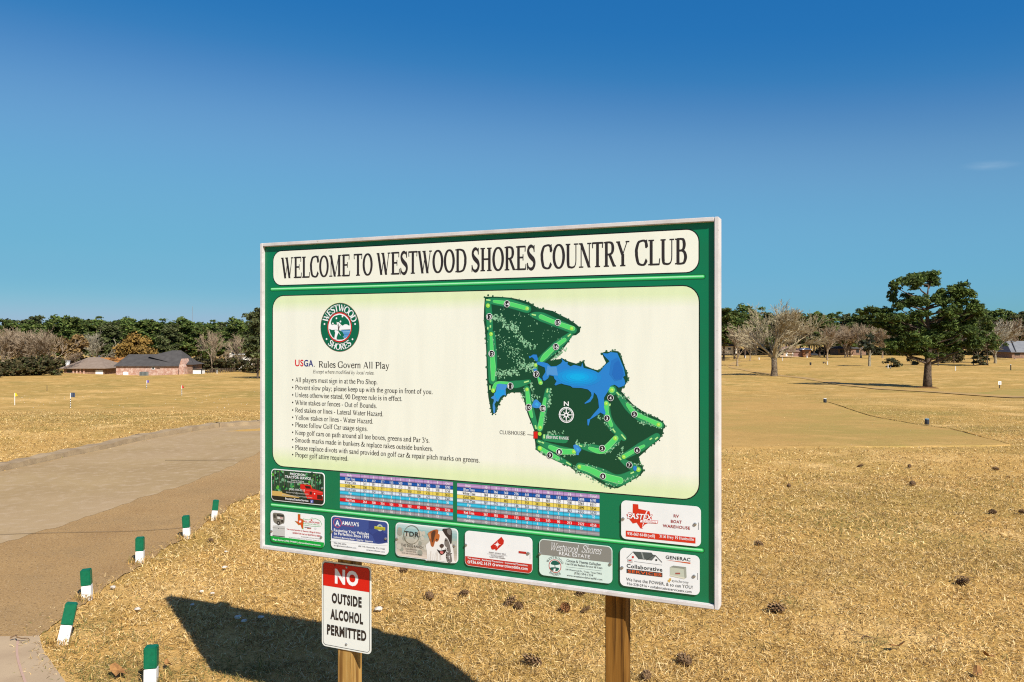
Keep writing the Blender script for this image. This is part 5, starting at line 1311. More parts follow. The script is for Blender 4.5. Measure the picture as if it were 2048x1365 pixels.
# the lone pine on the right
g = G(1855, 777); KP = g.y/F/5.056          # metres per zoomed pixel
def pz(x, y): return ((x-655)*KP, (1245-y)*KP)   # relative to the trunk foot
rp_ = np.random.default_rng(21)
CLP = [(690,110,120,48),(560,140,130,50),(450,190,110,48),(330,220,70,40),(760,150,80,50),(310,320,60,45),(360,390,70,45),(470,360,110,55),(590,350,120,60),(700,370,110,60),(900,270,120,60),(960,310,90,55),(840,330,90,60),(950,380,80,42),(90,470,75,38),(190,470,90,45),(280,430,60,35),(130,530,80,35),(250,540,90,45),(370,560,100,50),(480,520,90,45),(1150,410,75,40),(1090,450,90,50),(1000,480,110,55),(1190,500,80,45),(1130,560,110,55),(1000,580,120,55),(880,520,110,55),(780,480,90,50),(1210,590,70,40),(1120,640,90,45),(960,660,110,50),(820,620,110,50),(520,630,110,55),(400,660,100,45),(600,720,120,55),(470,760,110,55),(330,780,90,45),(250,830,80,45),(390,850,100,45),(560,840,110,55),(690,790,110,55),(810,770,110,55),(920,810,120,55),(1040,790,110,50),(1150,800,80,45),(980,870,80,35),(600,905,80,30),(480,890,70,30),(225,500,70,34),(200,610,70,30),(300,640,80,34),(400,730,80,40),(720,690,90,40),(860,720,90,40),(620,540,80,40),(1080,700,80,36)]
cl = []; m_ = MB()
tp = [(655,1245),(655,1120),(660,1000),(662,850),(660,700),(655,560),(650,420),(655,300),(665,200)]
tr_pts = [Vector((pz(x,y)[0], 0, pz(x,y)[1])) for x, y in tp]
tr_pts[0].z -= .5
m_.tube(tr_pts, [.62,.46,.40,.36,.30,.24,.17,.11,.05], 10)
for (x, y, rx, ry) in CLP:
    X, Z = pz(x, y); dep = abs(X)*.0 + rp_.uniform(-1,1)*4.2*(1-.55*(Z/15.5))
    for _q in range(13):
        d_ = rp_.normal(size=3); d_ /= np.linalg.norm(d_); f_ = rp_.uniform(.25,1.05); sz = rp_.uniform(.34,.58)
        cl.append((X+d_[0]*rx*KP*f_, dep+d_[1]*rx*KP*f_, Z+d_[2]*ry*KP*1.25*f_, rx*KP*sz, rx*KP*sz, ry*KP*sz*1.35))
    # limb from the trunk
    zt = max(2.9, Z - .35*math.hypot(X, dep) - .3)
    k = int(np.argmin([abs(q.z-zt) for q in tr_pts])); st = Vector((tr_pts[k].x, 0, zt))
    en = Vector((X, dep, Z)); mid = st.lerp(en, .55) + Vector((0,0,-.25))
    m_.tube([st, mid, en], [.14,.085,.03], 5, False)
    for j in range(6):
        e2 = en + Vector((rp_.uniform(-1,1)*rx*KP*.8, rp_.uniform(-1,1)*rx*KP*.8, rp_.uniform(-.3,.8)*ry*KP)); m_.tube([mid.lerp(en,.6), e2], [.04,.015], 3, False)
V, C = leaf_cloud(cl, 120, .20, .34, PINE, rp_, shell=.15, jit=.30)
rt = empty('pine_tree', g, 0, 'large lone pine standing on the fairway at the right', 'tree')
m_.build('trunk', M_bark_pine, rt, smooth=True); obj('crown', np_mesh('crown', V, 4, M_leaf, C), rt)
mb = MB(); r_ = np.random.default_rng(2)
ringp = [(1.5*math.cos(t)*(1+.15*math.sin(3*t)), 1.1*math.sin(t)) for t in np.linspace(0,6.2832,19)[:-1]]
mb.add([(x,y,.02) for x,y in ringp]+[(x*.4,y*.4,.22) for x,y in ringp], [(i,(i+1)%18,18+(i+1)%18,18+i) for i in range(18)]+[tuple(range(18,36))])
mo = mb.build('needle_litter', mat('needle litter', (.20,.105,.04), 1, .05, [(3,(.11,.06,.025),.4,.65)]), None, True)
mo.location = g; tag(mo, 'rusty ring of needle litter round the foot of the lone pine', 'litter', kind='stuff')

# the bare spreading tree
trk, crn = bare_variant(5, h=11.4, trunk=.26, spread=.50, depth=6, rad=.50, minr=.021, limbs=9, flare=1.0, kids=(1,4))
g = G(1548, 753)
k = (CAMZ-(613-HY)/F*g.y-g.z)/11.4
xs = np.array([v[0] for v in crn.v]); wk = (93/F*g.y)/np.percentile(np.abs(xs),99.0)/k
rt = empty('bare_tree', g, 0.4, 'bare grey spreading tree standing right of the board', 'tree'); rt.scale = (k,k,k)
zt = 11.4*.26
crn.v = [(v[0]*(1+(wk-1)*min(1,max(0,(v[2]-zt)/2.0))), v[1]*(1+(wk-1)*min(1,max(0,(v[2]-zt)/2.0))), v[2]) for v in crn.v]
M_mid = mat('shaded fissured bark', (.17,.125,.08), .95, .1, [(2.5,(.08,.058,.04),.45,.6),(6,(.30,.25,.18),.58,.7)], bump=(6,.8,.05))  # trunk's shade and the limbs' sunlight are put into two bark colours
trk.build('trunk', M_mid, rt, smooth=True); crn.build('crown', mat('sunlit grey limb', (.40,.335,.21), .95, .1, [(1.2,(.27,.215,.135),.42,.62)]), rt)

# mesh kinds for the woods
PV = [pine_variant(s, 20, l) for s, l in ((1,0),(2,.03),(3,-.03),(4,.02),(5,-.02),(6,0))]
def bare_pair(seed, m_, **kw):
    a, b_ = bare_variant(seed, **kw); return (a.mesh('trunk', m_), b_.mesh('crown', m_))
BV = [bare_pair(s, M_bark_pale, h=12, trunk=.2, spread=.45, depth=4, rad=.22, minr=.035, limbs=6, flare=.6, kids=(2,4)) for s in (11,12,13)]
BG = [bare_pair(s, M_bark_grey, h=12, trunk=.2, spread=.5, depth=4, rad=.22, minr=.05, limbs=6, flare=.7, kids=(2,4)) for s in (14,15)]
def leafy(seed, h, w_, pal, size, m_bark=M_bark_pine, low=.25, n=16, dens=20):
    r_ = np.random.default_rng(seed); m_ = MB(); m_.tube([(0,0,-.3),(0,0,h*low),(.1,0,h*.7)], [h*.03,h*.022,h*.008], 6)
    cl = []
    for i in range(n):
        d = r_.normal(size=3); d /= np.linalg.norm(d); f = r_.uniform(.45,.8)
        c = (d[0]*w_*f, d[1]*w_*f, h*(low+(1-low)*.5)+d[2]*h*(1-low)*.5*f); s = w_*r_.uniform(.28,.42)
        cl.append((*c, s, s, s*.8)); m_.tube([(0,0,h*low*.9),(c[0]*.5,c[1]*.5,c[2]*.6+h*low*.4),c], [h*.012,h*.007,h*.003], 4, False)
    V, C = leaf_cloud(cl, dens, size, .8, pal, r_, shell=.2)
    return m_.mesh('trunk', m_bark), np_mesh('crown', V, 4, M_leaf, C)
BRV = leafy(31, 11, 4.8, BROWN, .27, dens=26, n=22, low=.18); GOV = leafy(32, 11, 6.2, GOLD, .27, dens=28, n=26, low=.16); OLV_ = [leafy(s, 5, 3.2, OLIVE, .26, low=-.12, dens=18, n=20) for s in (33,34)]
DKV = leafy(36, 9, 3.0, DARK, .36, M_bark_grey, low=.3, n=10, dens=9); SHV = leafy(37, 4, 1.7, [(.05,.055,.02),(.07,.07,.03)], .22, low=-.35, dens=20, n=22)
def tk(p): return [('trunk', p[0]), ('crown', p[1])]
rl = np.random.default_rng(44)
# left woods: front rank of pines, and a rank behind
LP = [(-12,262,650),(18,270,640),(60,258,648),(68,300,634),(97,280,641),(120,268,637),(150,262,635),(180,276,641),(196,300,640),(215,262,646),(236,285,641),(256,270,640),(282,262,644),(300,275,641),(322,265,645),(338,255,650),(352,262,648),(372,262,641),(392,285,647),(402,258,655),(424,290,647),(440,300,647),(452,270,655),(474,262,641),(492,285,648),(505,300,650),(540,270,640),(570,280,645)]
for i, (px, y, tp_) in enumerate(LP):
    tree_thing('pine_tree', tk(PV[i % 6]), px, y, tp_, 20, 'dark green pine in the wood behind the houses on the left', 'tree', 'pines in the left wood', 1.25*rl.uniform(.9,1.25))
tree_thing('pine_tree', tk(PV[3]), 516, 180, 617, 20, 'tall nearer pine half hidden by the left edge of the board', 'tree', None, 1.0)
for i, (px, y, tp_, lab) in enumerate(((6,215,661,'pale bare tree at the left edge of the picture'),(38,222,658,'pale bare tree above the scrub, second from the left edge'),(70,218,661,'pale bare tree above the scrub, third from the left edge'),(98,220,668,'pale bare tree above the scrub, nearest the brown leafed tree'))):
    tree_thing('bare_tree', tk(BV[i % 3]), px, y, tp_, 12, lab, 'tree', 'pale bare trees on the left', 1.35)
for px, y, tp_, lab in ((60,245,662,'pale bare tree in the second rank over the scrub'),(20,250,664,'pale bare tree in the second rank at the left edge')):
    tree_thing('bare_tree', tk(BV[1]), px, y, tp_, 12, lab, 'tree', 'pale bare trees on the left', 1.3)
tree_thing('broadleaf_tree', tk(BRV), 143, 240, 665, 11, 'brown leafed tree left of the tan roofed house', 'tree')
tree_thing('broadleaf_tree', tk(GOV), 276, 246, 667, 11, 'golden brown round tree behind the dark roofed brick house', 'tree')
tree_thing('bare_tree', tk(BG[0]), 195, 250, 668, 12, 'grey lichened tree between the brown tree and the golden tree', 'tree', None, 1.0)
tree_thing('bare_tree', tk(BV[0]), 424, 236, 664, 12, 'slim pale bare tree right of the brick house', 'tree', None, .75)
tree_thing('bare_tree', tk(BV[2]), 480, 244, 672, 12, 'pale bare tree before the white house fragment', 'tree', None, .9)
tree_thing('bare_tree', tk(BV[1]), 508, 236, 682, 12, 'brown twiggy tree against the left edge of the board', 'tree', None, 1.1)
for i, (px, y, tp_, ws, lab) in enumerate(((2,196,722,1.3,'olive scrub bush at the left edge'),(26,205,716,1.3,'olive brown scrub bush, second from the left'),(52,206,712,1.2,'dark olive scrub bush in the middle of the scrub'),(80,208,708,1.3,'olive scrub bush under the pale bare trees'),(104,207,716,1.2,'dark scrub bush at the right end next to the tan roofed house'),(-10,185,735,1.4,'reddish brown low bush in the lower left of the scrub'),(40,200,728,1.4,'low brown brush in front of the scrub'),
   (400,240,712,1.2,'green bush behind the white box, right of the brick house'),(432,238,716,1.2,'dark green bush under the slim bare tree'),(462,240,712,1.2,'green bush left of the white house fragment'),(488,238,718,1.1,'olive bush below the white house fragment'),(512,232,716,1.2,'brown bush beside the left edge of the board'))):
    tree_thing('scrub_bush', tk(OLV_[i % 2]), px, y, tp_, 5, lab, 'bush', 'scrub bushes on the left', ws)
# far canopy on both sides (reads as one mass)
def canopy(name, x0, x1, y0, y1, t0, t1, n, seed, lab):
    r_ = np.random.default_rng(seed); cl = []
    for i in range(n):
        px = r_.uniform(x0, x1); y = r_.uniform(y0, y1); g_ = at(px, y)
        tz = CAMZ-(r_.uniform(t0, t1)-HY)/F*y; hgt = tz-g_.z; s = hgt*r_.uniform(.16,.24)
        for f in (.30,.62,.9): cl.append((g_.x+r_.uniform(-1,1)*s*.5, g_.y+r_.uniform(-1,1)*s*.5, g_.z+hgt*f-s*.6*(f > .8), s, s, s*.72))
    V, C = leaf_cloud(cl, 5.5, .85, .7, PINEF, r_, shell=.5)
    return tag(obj(name, np_mesh(name, V, 4, M_leaf, C)), lab, 'woods', kind='stuff')
canopy('distant_woods', -260, 640, 330, 420, 638, 650, 120, 51, 'distant dark green pine woods along the left horizon')
canopy('distant_woods', 1380, 2320, 500, 600, 632, 642, 150, 52, 'distant dark green pine woods along the right horizon')
def undergrowth(name, x0, x1, y0, y1, n, hpx0, hpx1, seed, pal, lab):
    r_ = np.random.default_rng(seed); cl = []
    for i in range(n):
        px = r_.uniform(x0, x1); y = r_.uniform(y0, y1); g_ = at(px, y); s = r_.uniform(hpx0, hpx1)*y/F
        cl.append((g_.x, g_.y, g_.z+s*.35, s*1.1, s*1.0, s*.75))
    V, C = leaf_cloud(cl, 9, .5, .75, pal, r_, shell=.4)
    return tag(obj(name, np_mesh(name, V, 4, M_leaf, C)), lab, 'undergrowth', kind='stuff')
undergrowth('undergrowth', -120, 640, 272, 310, 150, 8, 20, 61, OLIVE+DARK, 'dark olive undergrowth at the foot of the left woods')
undergrowth('undergrowth', 1400, 2250, 425, 470, 170, 6, 15, 62, OLIVE+DARK, 'dark olive undergrowth at the foot of the right woods')
# right woods
RPN = [(1448,300,618),(1468,330,622),(1490,350,614),(1512,420,624),(1540,430,626),(1572,440,628),(1600,430,627),(1628,425,630),(1640,400,629),(1662,430,627),(1690,440,629),(1715,430,630),(1742,425,629),(1768,440,632),(1800,440,632),(1830,430,634),(1870,430,634),(1905,440,634),(1940,430,622),(1965,440,620),(1990,430,624),(2016,440,622),(2044,420,624),(2075,430,624),(1700,380,646),(1648,370,640)]
for i, (px, y, tp_) in enumerate(RPN):
    tree_thing('pine_tree', tk(PV[(i*5+1) % 6]), px, y, tp_, 20, 'dark green pine in the wood behind the houses on the right', 'tree', 'pines in the right wood', 1.3*rl.uniform(.9,1.25))
for i, (px, y, tp_, ws, v, lab) in enumerate(((1475,230,654,1.2,BV[0],'pale bare tree left of the spreading bare tree'),(1655,310,650,1.3,BV[1],'pale grey bare tree right of the spreading bare tree'),(1690,360,652,1.2,BV[2],'brownish bare tree before the dark roofed house'),(1722,350,648,1.3,BV[0],'pinkish bare tree left of the small dark tree'),(1620,380,650,1.3,BV[1],'brown bare tree behind the white roofed house'),(1580,380,654,1.2,BV[2],'bare tree behind the spreading tree trunk'),
   (1765,340,652,1.3,BV[1],'bare tree between the small dark tree and the lone pine'),(1955,260,648,1.5,BG[1],'grey bare tree right of the lone pine'),(1990,265,640,1.5,BG[0],'large grey bare tree near the metal roof'),(2030,330,640,1.3,BV[0],'bare tree behind the metal roof'),(1900,330,660,1.3,BV[2],'bare tree behind the lone pine on its right'),(1500,300,668,1.2,BV[2],'bare tree beyond the cart path bend'))):
    tree_thing('bare_tree', tk(v), px, y, tp_, 12, lab, 'tree', 'bare trees on the right', ws)
tree_thing('broadleaf_tree', tk(BRV), 1695, 375, 654, 11, 'tawny leafed tree over the dark roofed house', 'tree', None, .9)
tree_thing('broadleaf_tree', tk(DKV), 1739, 0, 663, 9, 'small dark tree left of the lone pine', 'tree', None, 1.35, 0.3, base_py=733)
tree_thing('shrub', tk(SHV), 1786, 0, 708, 4, 'olive shrub between the small dark tree and the lone pine', 'shrub', None, 1.7, 0, base_py=735)
tree_thing('shrub', tk(SHV), 1827, 0, 706, 4, 'dark shrub just left of the lone pine trunk', 'shrub', None, 1.3, 1, base_py=730)
tree_thing('shrub', tk(SHV), 1962, 0, 700, 4, 'dark shrub at the foot of the grey trunks', 'shrub', None, 1.5, 2, base_py=731)
for px, bp, tp_, lab in ((1876,732,640,'tall pine with slim pale trunk right of the lone pine'),(1908,727,640,'pine behind the lone pine, second trunk to its right'),(1947,730,636,'tall pine left of the grey trunks'),(1974,731,630,'pale trunked pine above the dark shrub')):
    tree_thing('pine_tree', tk(PV[(px) % 6]), px, 0, tp_, 20, lab, 'tree', None, .8, None, base_py=bp)
for px, bp, tp_, lab in ((1885,727,700,'low dark bush behind the lone pine'),(1915,726,702,'low olive bush right of the lone pine'),(2012,712,694,'dark bush in front of the metal roof'),(1540,708,690,'dark bush behind the bare tree'),(1500,706,688,'dark bush beside the cream house'),(1660,706,690,'dark bush left of the dark roofed house'),(1645,706,692,'dark bush right of the white roofed garage')):
    tree_thing('scrub_bush', tk(OLV_[px % 2]), px, 0, tp_, 5, lab, 'bush', 'bushes on the right', 1.1, None, base_py=bp)

# ------------------------------------------------------------------ houses
M_brick = mat('pink brick', (.42,.235,.17), .9, .1, [(1.2,(.56,.40,.32),.42,.6),(3,(.30,.15,.105),.52,.66)])
M_brick2 = mat('brown brick', (.20,.125,.085), .9, .1, [(2,(.31,.19,.13),.45,.6)])
M_roofD = mat('dark grey shingle', (.066,.060,.056), .95, .03, [(.8,(.085,.078,.072),.4,.65)])
M_roofT = mat('tan shingle', (.21,.155,.115), .9, .1, [(1,(.25,.19,.145),.4,.65)])
M_roofO = mat('rust shingle', (.36,.165,.05), .9, .1, [(1,(.30,.13,.04),.4,.65)])
M_roofM = mat('grey metal roof', (.20,.20,.20), .7, .1, [(.6,(.16,.16,.165),.4,.65)])
M_roofP = mat('brown shingle', (.20,.13,.10), .9, .1)
M_wallC = mat('cream siding', (.62,.54,.42), .8, .2)
M_wallW = mat('white siding', (.74,.72,.68), .7, .2)
M_wallT = mat('tan siding', (.42,.30,.19), .85, .1)
M_trim = mat('white trim', (.78,.77,.74), .6, .3)
M_win = mat('dark window', (.02,.025,.03), .1, .5)
M_garage = mat('mauve garage door', (.26,.15,.12), .8, .1)
M_dark = mat('dark metal', (.03,.03,.03), .6, .3)
def house(px0, px1, y, eave_py, ridge_py, depth, wm, rm, label, name='house', hip=(.9,.9), over=.45, rz=0.0, base_py=None, ridge_f=.5, group=None):
    """box house facing the camera: returns root, width, wall height"""
    x0 = (px0-CX)/F*y; x1 = (px1-CX)/F*y; xm = (x0+x1)/2; W_ = x1-x0
    gz = hz(xm, y) if base_py is None else CAMZ-(base_py-HY)/F*y
    ez = CAMZ-(eave_py-HY)/F*y; rz_ = CAMZ-(ridge_py-HY)/F*(y+depth*ridge_f)
    rt = empty(name, (xm, y, gz), rz, label, 'house', group)
    h = ez-gz; rh = rz_-gz
    b = MB(); b.box(-W_/2, W_/2, 0, depth, -.6, h); b.build('wall', wm, rt)
    o = over; hl = min(W_*.48, depth*.5*hip[0]); hr = min(W_*.48, depth*.5*hip[1])
    X0, X1, Y0, Y1 = -W_/2-o, W_/2+o, -o, depth+o; e = h-.05
    b = MB(); yr = depth*ridge_f
    vs = [(X0,Y0,e),(X1,Y0,e),(X1,Y1,e),(X0,Y1,e),(X0+hl,yr,rh),(X1-hr,yr,rh),(X0,Y0,e+.16),(X1,Y0,e+.16),(X1,Y1,e+.16),(X0,Y1,e+.16)]
    b.add(vs, [(0,1,7,6),(1,2,8,7),(2,3,9,8),(3,0,6,9),(6,7,5,4),(7,8,5),(8,9,4,5),(9,6,4),(3,2,1,0)])
    b.build('roof', rm, rt)
    return rt, W_, h, rh
def face(rt, name, m_, x0, x1, z0, z1, frame=None, d=.05):
    b = MB(); b.box(x0, x1, -d, .02, z0, z1); o = b.build(name, m_, rt)
    if frame:
        f = MB(); t_ = .12
        for q in ((x0-t_,x1+t_,z1,z1+t_),(x0-t_,x1+t_,z0-t_,z0),(x0-t_,x0,z0,z1),(x1,x1+t_,z0,z1)): f.box(q[0],q[1],-d-.03,.02,q[2],q[3])
        f.build('frame', frame, o)
    return o
def chim(rt, m_, x0, x1, y0, y1, z0, z1):
    roof = [c for c in rt.children if c.name.startswith('roof')][0]
    b = MB(); b.box(x0,x1,y0,y1,z0,z1); b.box(x0-.08,x1+.08,y0-.08,y1+.08,z1,z1+.12); return b.build('chimney', m_, roof)
# brick house with the long dark roof
rt, W_, h, rh = house(232, 361, 220, 733, 709, 11, M_brick, M_roofD, 'low pink brick house with a long dark grey roof', hip=(.25,1.2))
pxw = 220/F
b = MB(); xr0, xr1 = (300-296.5)*pxw, (366-296.5)*pxw; zt_ = CAMZ-(701-HY)/F*228-rt.location.z
b.add([(xr0-2,3,rh-.5),(xr1+.2,0.2,h),(xr1+.2,13,h),(xr0-2,13,rh-.5),(xr0+3.2,7,zt_),(xr1-3.4,7,zt_)], [(0,1,5,4),(1,2,5),(2,3,4,5),(3,0,4)]); b.build('roof', M_roofD, rt)
b = MB(); gx0, gx1 = (360-296.5)*pxw, (370-296.5)*pxw; gp = CAMZ-(718-HY)/F*219-rt.location.z
b.add([(gx0,-.8,-.6),(gx1,-.8,-.6),(gx1,-.8,h-.2),((gx0+gx1)/2,-.8,gp),(gx0,-.8,h-.2),(gx0,4,-.6),(gx1,4,-.6),(gx1,4,h-.2),((gx0+gx1)/2,4,gp),(gx0,4,h-.2)], [(0,1,2,3,4),(1,6,7,2),(0,4,9,5),(2,7,8,3),(3,8,9,4)]); b.build('wall', M_brick, rt)['label'] = 'narrow brick gable wall'
b = MB(); gz2 = CAMZ-(729-HY)/F*224-rt.location.z; wx0, wx1 = (365-296.5)*pxw, (385-296.5)*pxw; gt = CAMZ-(718.5-HY)/F*228-rt.location.z
b.add([(wx0,1,gz2),(wx1,1,gz2),(wx1,9,gz2),(wx0,9,gz2),(wx0+.5,5,gt),(wx1-2.4,5,gt)], [(0,1,5,4),(1,2,5),(2,3,4,5),(3,0,4)]); b.build('roof', M_roofD, rt)
b = MB(); b.box(wx0+.3,wx1-.7,1.6,8.4,-.6,gz2); b.build('wall', M_brick2, rt)
face(rt, 'window', M_win, (304.5-296.5)*pxw, (308.5-296.5)*pxw, h-.75, h-.25, M_trim); face(rt, 'vent', M_win, (313-296.5)*pxw, (320-296.5)*pxw, h-.62, h-.45)
face(rt, 'door', M_trim, -W_/2+2.0, -W_/2+3.4, -.1, 1.0)
for i, (px, lab) in enumerate(((284,'left of the two grey air conditioner units by the brick wall'),(292,'right of the two grey air conditioner units by the brick wall'),)):
    g = at(px, 218.4); rr_ = empty('air_conditioner', g, 0, lab, 'air conditioner', 'units beside the brick house'); b = MB(); b.box(-.5,.5,-.5,.5,-.1,1.05); b.build('casing', mat('grey casing',(.22,.24,.22),.6,.3), rr_, bevel=.05)
    b = MB(); b.tube([(0,0,1.05),(0,0,1.10)],[.42,.40],12); b.build('fan_guard', M_dark, rr_)
    b = MB(); [b.box(-.4,.4,-.53,-.505,.12+.16*k,.18+.16*k) for k in range(6)]; b.build('grille', M_dark, rr_)
g = at(391, 222); rr_ = empty('white_shed', g, 0, 'low white box with dark corner posts right of the brick house', 'shed'); b = MB(); hw = 13*222/F
b.box(-hw,hw,0,2.2,-.3,1.15); b.build('wall', M_wallW, rr_); b = MB(); b.box(-hw-.15,hw+.15,-.15,2.35,1.15,1.3); b.build('roof', M_dark, rr_)
for xx in (-hw, -hw*.62, hw*.9, hw-.14): b = MB(); b.box(xx,xx+.14,-.12,-.005,-.3,1.15); b.build('post', M_dark, rr_)
# fence
fr = empty('fence', at(441,228), 0, 'dark rail fence right of the white box', 'fence'); b = MB()
p0, p1 = at(415,224)-fr.location, at(470,236)-fr.location
for k in range(12):
    q = p0.lerp(p1, k/11); pm = MB(); pm.box(q.x-.09,q.x+.09,q.y-.09,q.y+.09,q.z-.3,q.z+1.25); pm.build('post', M_bark_pine, fr)
for zz_ in (.45,.85,1.2): rm_ = MB(); rm_.tube([p0+Vector((0,0,zz_)),p1+Vector((0,0,zz_))], .055, 4); rm_.build('rail', M_bark_pine, fr)
# tan and rust roofed houses on the left
rt, W_, h, rh = house(128, 208, 228, 737.5, 715, 13, M_brick2, M_roofT, 'house with a broad tan hip roof and white chimney', hip=(.7,1.7), over=.9)
chim(rt, M_trim, -W_/2-.2, -W_/2+.55, 1.2, 2.2, h, CAMZ-(723-HY)/F*229-rt.location.z); face(rt, 'garage_door', M_trim, W_/2-2.4, W_/2-.3, -.2, h-.5)
for k in range(4): face(rt, 'porch_column', M_brick, -W_/2+2.6+k*1.0, -W_/2+3.0+k*1.0, -.3, h-.1, None, .3)
face(rt, 'window', M_win, -W_/2+.8, -W_/2+2.2, .3, h-.3)
rt, W_, h, rh = house(178, 236, 250, 732, 715, 10, M_wallT, M_roofO, 'house with a rust orange gable roof', hip=(.15,.1), over=.7)
face(rt, 'window', M_win, W_/2-1.6, W_/2-.5, h-1.0, h-.2, M_trim); face(rt, 'door', M_trim, W_/2-4, W_/2-2.8, -.2, h-.3)
rt, W_, h, rh = house(192, 224, 272, 717, 709.5, 8, M_wallW, M_roofT, 'small house with tan roof and white gable behind the rust roofed house', hip=(.1,.3), base_py=738)
b = MB(); xg0 = -W_/2; b.add([(xg0,-.5,h-.8),(xg0+1.6,-.5,h-.8),(xg0+.8,-.5,rh-.3),(xg0,2,h-.8),(xg0+1.6,2,h-.8),(xg0+.8,2,rh-.3)],[(0,1,2),(0,2,5,3),(1,4,5,2),(3,5,4)]); b.build('gable', M_trim, rt); face(rt,'window',M_win,-.5,.5,h-1.4,h-.4)
rt, W_, h, rh = house(450, 463, 262, 703, 697, 6, M_wallW, M_wallW, 'white house fragment left of two between the trees', base_py=738, hip=(.2,.2)); face(rt,'window',M_win,-.5,.4,h-1.8,h-.8)
rt, W_, h, rh = house(468, 493, 262, 711, 704, 6, M_wallW, M_trim, 'white house fragment right of two between the trees', base_py=738, hip=(.2,.2)); face(rt,'window',M_win,-.5,.4,h-1.8,h-.8)
# right
rt, W_, h, rh = house(1425, 1477, 330, 693, 686, 9, M_wallC, M_roofP, 'cream house beside the right edge of the board', base_py=706); face(rt,'window',M_win,1.0,2.2,h-1.5,h-.6,M_trim); face(rt,'door',M_trim,3.4,4.2,-.3,h-.7)
rt, W_, h, rh = house(1560, 1608, 372, 704, 693, 9, M_wallT, M_roofP, 'low brown roofed house behind the bare tree', base_py=712); face(rt,'door',M_trim,-2.9,-2.0,-.2,h-.2); face(rt,'garage_door',M_garage,.6,W_/2-.5,-.2,h-.25); face(rt,'post',M_trim,.2,.55,-.2,h); face(rt,'window',M_win,-W_/2+.4,-W_/2+1.6,.4,h-.4)
rt, W_, h, rh = house(1607, 1622, 370, 700, 696, 6, mat('orange brick',(.34,.16,.075),.9,.1,[(3,(.24,.11,.05),.45,.6)]), M_trim, 'small orange brick garage with a white roof', base_py=711, hip=(.3,.3)); face(rt,'door',M_brick2,-.8,.6,-.1,h-.5)
rt, W_, h, rh = house(1676, 1732, 385, 698, 688.5, 10, M_brick2, M_roofD, 'dark roofed ranch house with a white chimney', base_py=708); chim(rt, M_trim, W_/2-5.5, W_/2-4.7, 2, 3, h, rh+.4); face(rt,'window',M_win,-W_/2+1,-W_/2+3,.4,h-.3); face(rt,'window',M_win,2,3.4,.5,h-.4); face(rt,'porch_wall',M_wallT,-W_/2+3.6,-W_/2+5.6,-.1,h-.05)
rt, W_, h, rh = house(2024, 2120, 300, 705, 682.5, 12, M_brick2, M_roofM, 'building with a grey metal roof at the right edge', base_py=714, hip=(.35,.3), over=.8); face(rt,'window',M_win,-W_/2+1,-W_/2+3,.5,h-.2)
roof = [c for c in rt.children if c.name.startswith('roof')][0]
b = MB(); b.tube([(-W_/2+1.0,-.7,h+.22),(-W_/2+3.4,5.8,rh+.05)], .22, 6); b.build('roof_seam', M_dark, roof)
# two parked vehicles far off
def car(px, bp, m_, lab):
    g = G(px, bp); rt = empty('parked_car', g, R(8), lab, 'car'); b = MB()
    prof_ = [(-2.1,.35),(-2.15,.85),(-1.9,1.0),(-1.2,1.05),(-.6,1.5),(.9,1.52),(1.5,1.05),(2.1,.9),(2.2,.4)]
    n = len(prof_); b.add([(x,-.85,z) for x,z in prof_]+[(x,.85,z) for x,z in prof_], [tuple(range(n)), tuple(range(n,2*n))[::-1]]+[(i,n+i,n+(i+1)%n,(i+1)%n) for i in range(n)]); b.build('body', m_, rt, bevel=.05)
    b = MB(); b.add([(-1.0,-.87,1.08),(1.3,-.87,1.08),(.85,-.87,1.44),(-.55,-.87,1.44)],[(0,1,2,3)]); b.build('window', M_win, rt)
    for xx in (-1.35,1.35):
        for yy_ in (-.86,.86): b = MB(); b.tube([(xx,yy_-.1,.33),(xx,yy_+.1,.33)],.33,12); b.build('wheel', M_dark, rt)
car(1627, 712, mat('dark blue car paint',(.03,.035,.05),.3,.5), 'small dark parked car right of the orange brick garage'); car(1724, 711, mat('silver car paint',(.5,.5,.5),.3,.5), 'pale parked car beside the dark roofed ranch house')

# ------------------------------------------------------------------ range flags, golf balls, course furniture
M_pole = mat('white pole', (.75,.74,.70), .5, .3)
def flag(px, bp, tp_, cm, lab, bands, pennant, fl_w=9, wide=2.2):
    g = G(px, bp); hgt = (bp-tp_)/F*g.y; rt = empty('range_flag', g, 0, lab, 'flag', 'target flags on the driving range'); r_ = max(.03, wide/2/F*g.y*.55)
    b = MB(); b.tube([(0,0,-.1),(0,0,hgt*.98)], r_, 8); b.build('pole', M_pole, rt)
    for k in range(bands):
        z = hgt*(.06+.62*k/bands); b = MB(); b.tube([(0,0,z),(0,0,z+hgt*.31/bands)], r_*1.06, 8); b.build('pole_band', M_dark, rt)
    fw = fl_w/F*g.y; fh = hgt*.30; b = MB(); n = 6; vs = []; 
    for k in range(n+1):
        t_ = k/n; hh = fh*(1-t_*.9) if pennant else fh; zc = hgt-fh/2-(fh*.25*t_ if pennant else 0)
        for yy_ in (-.012,.012): vs += [(r_+fw*t_, yy_+.06*math.sin(t_*5), zc-hh/2),(r_+fw*t_, yy_+.06*math.sin(t_*5), zc+hh/2)]
    fs = []
    for k in range(n): a=4*k; fs += [(a,a+4,a+5,a+1),(a+2,a+3,a+7,a+6),(a+1,a+5,a+7,a+3),(a,a+2,a+6,a+4)]
    fs += [(0,1,3,2),(4*n,4*n+2,4*n+3,4*n+1)]
    b.add(vs, fs); b.build('cloth', cm, rt)
flag(29.5,811,786,mat('yellow flag',(.75,.52,.03),.8,.1),'yellow pennant on a plain white pole at the left',0,True,6)
flag(141,816,786,mat('slate blue flag',(.07,.085,.13),.8,.1),'slate blue square flag on a banded white pole',4,False,9)
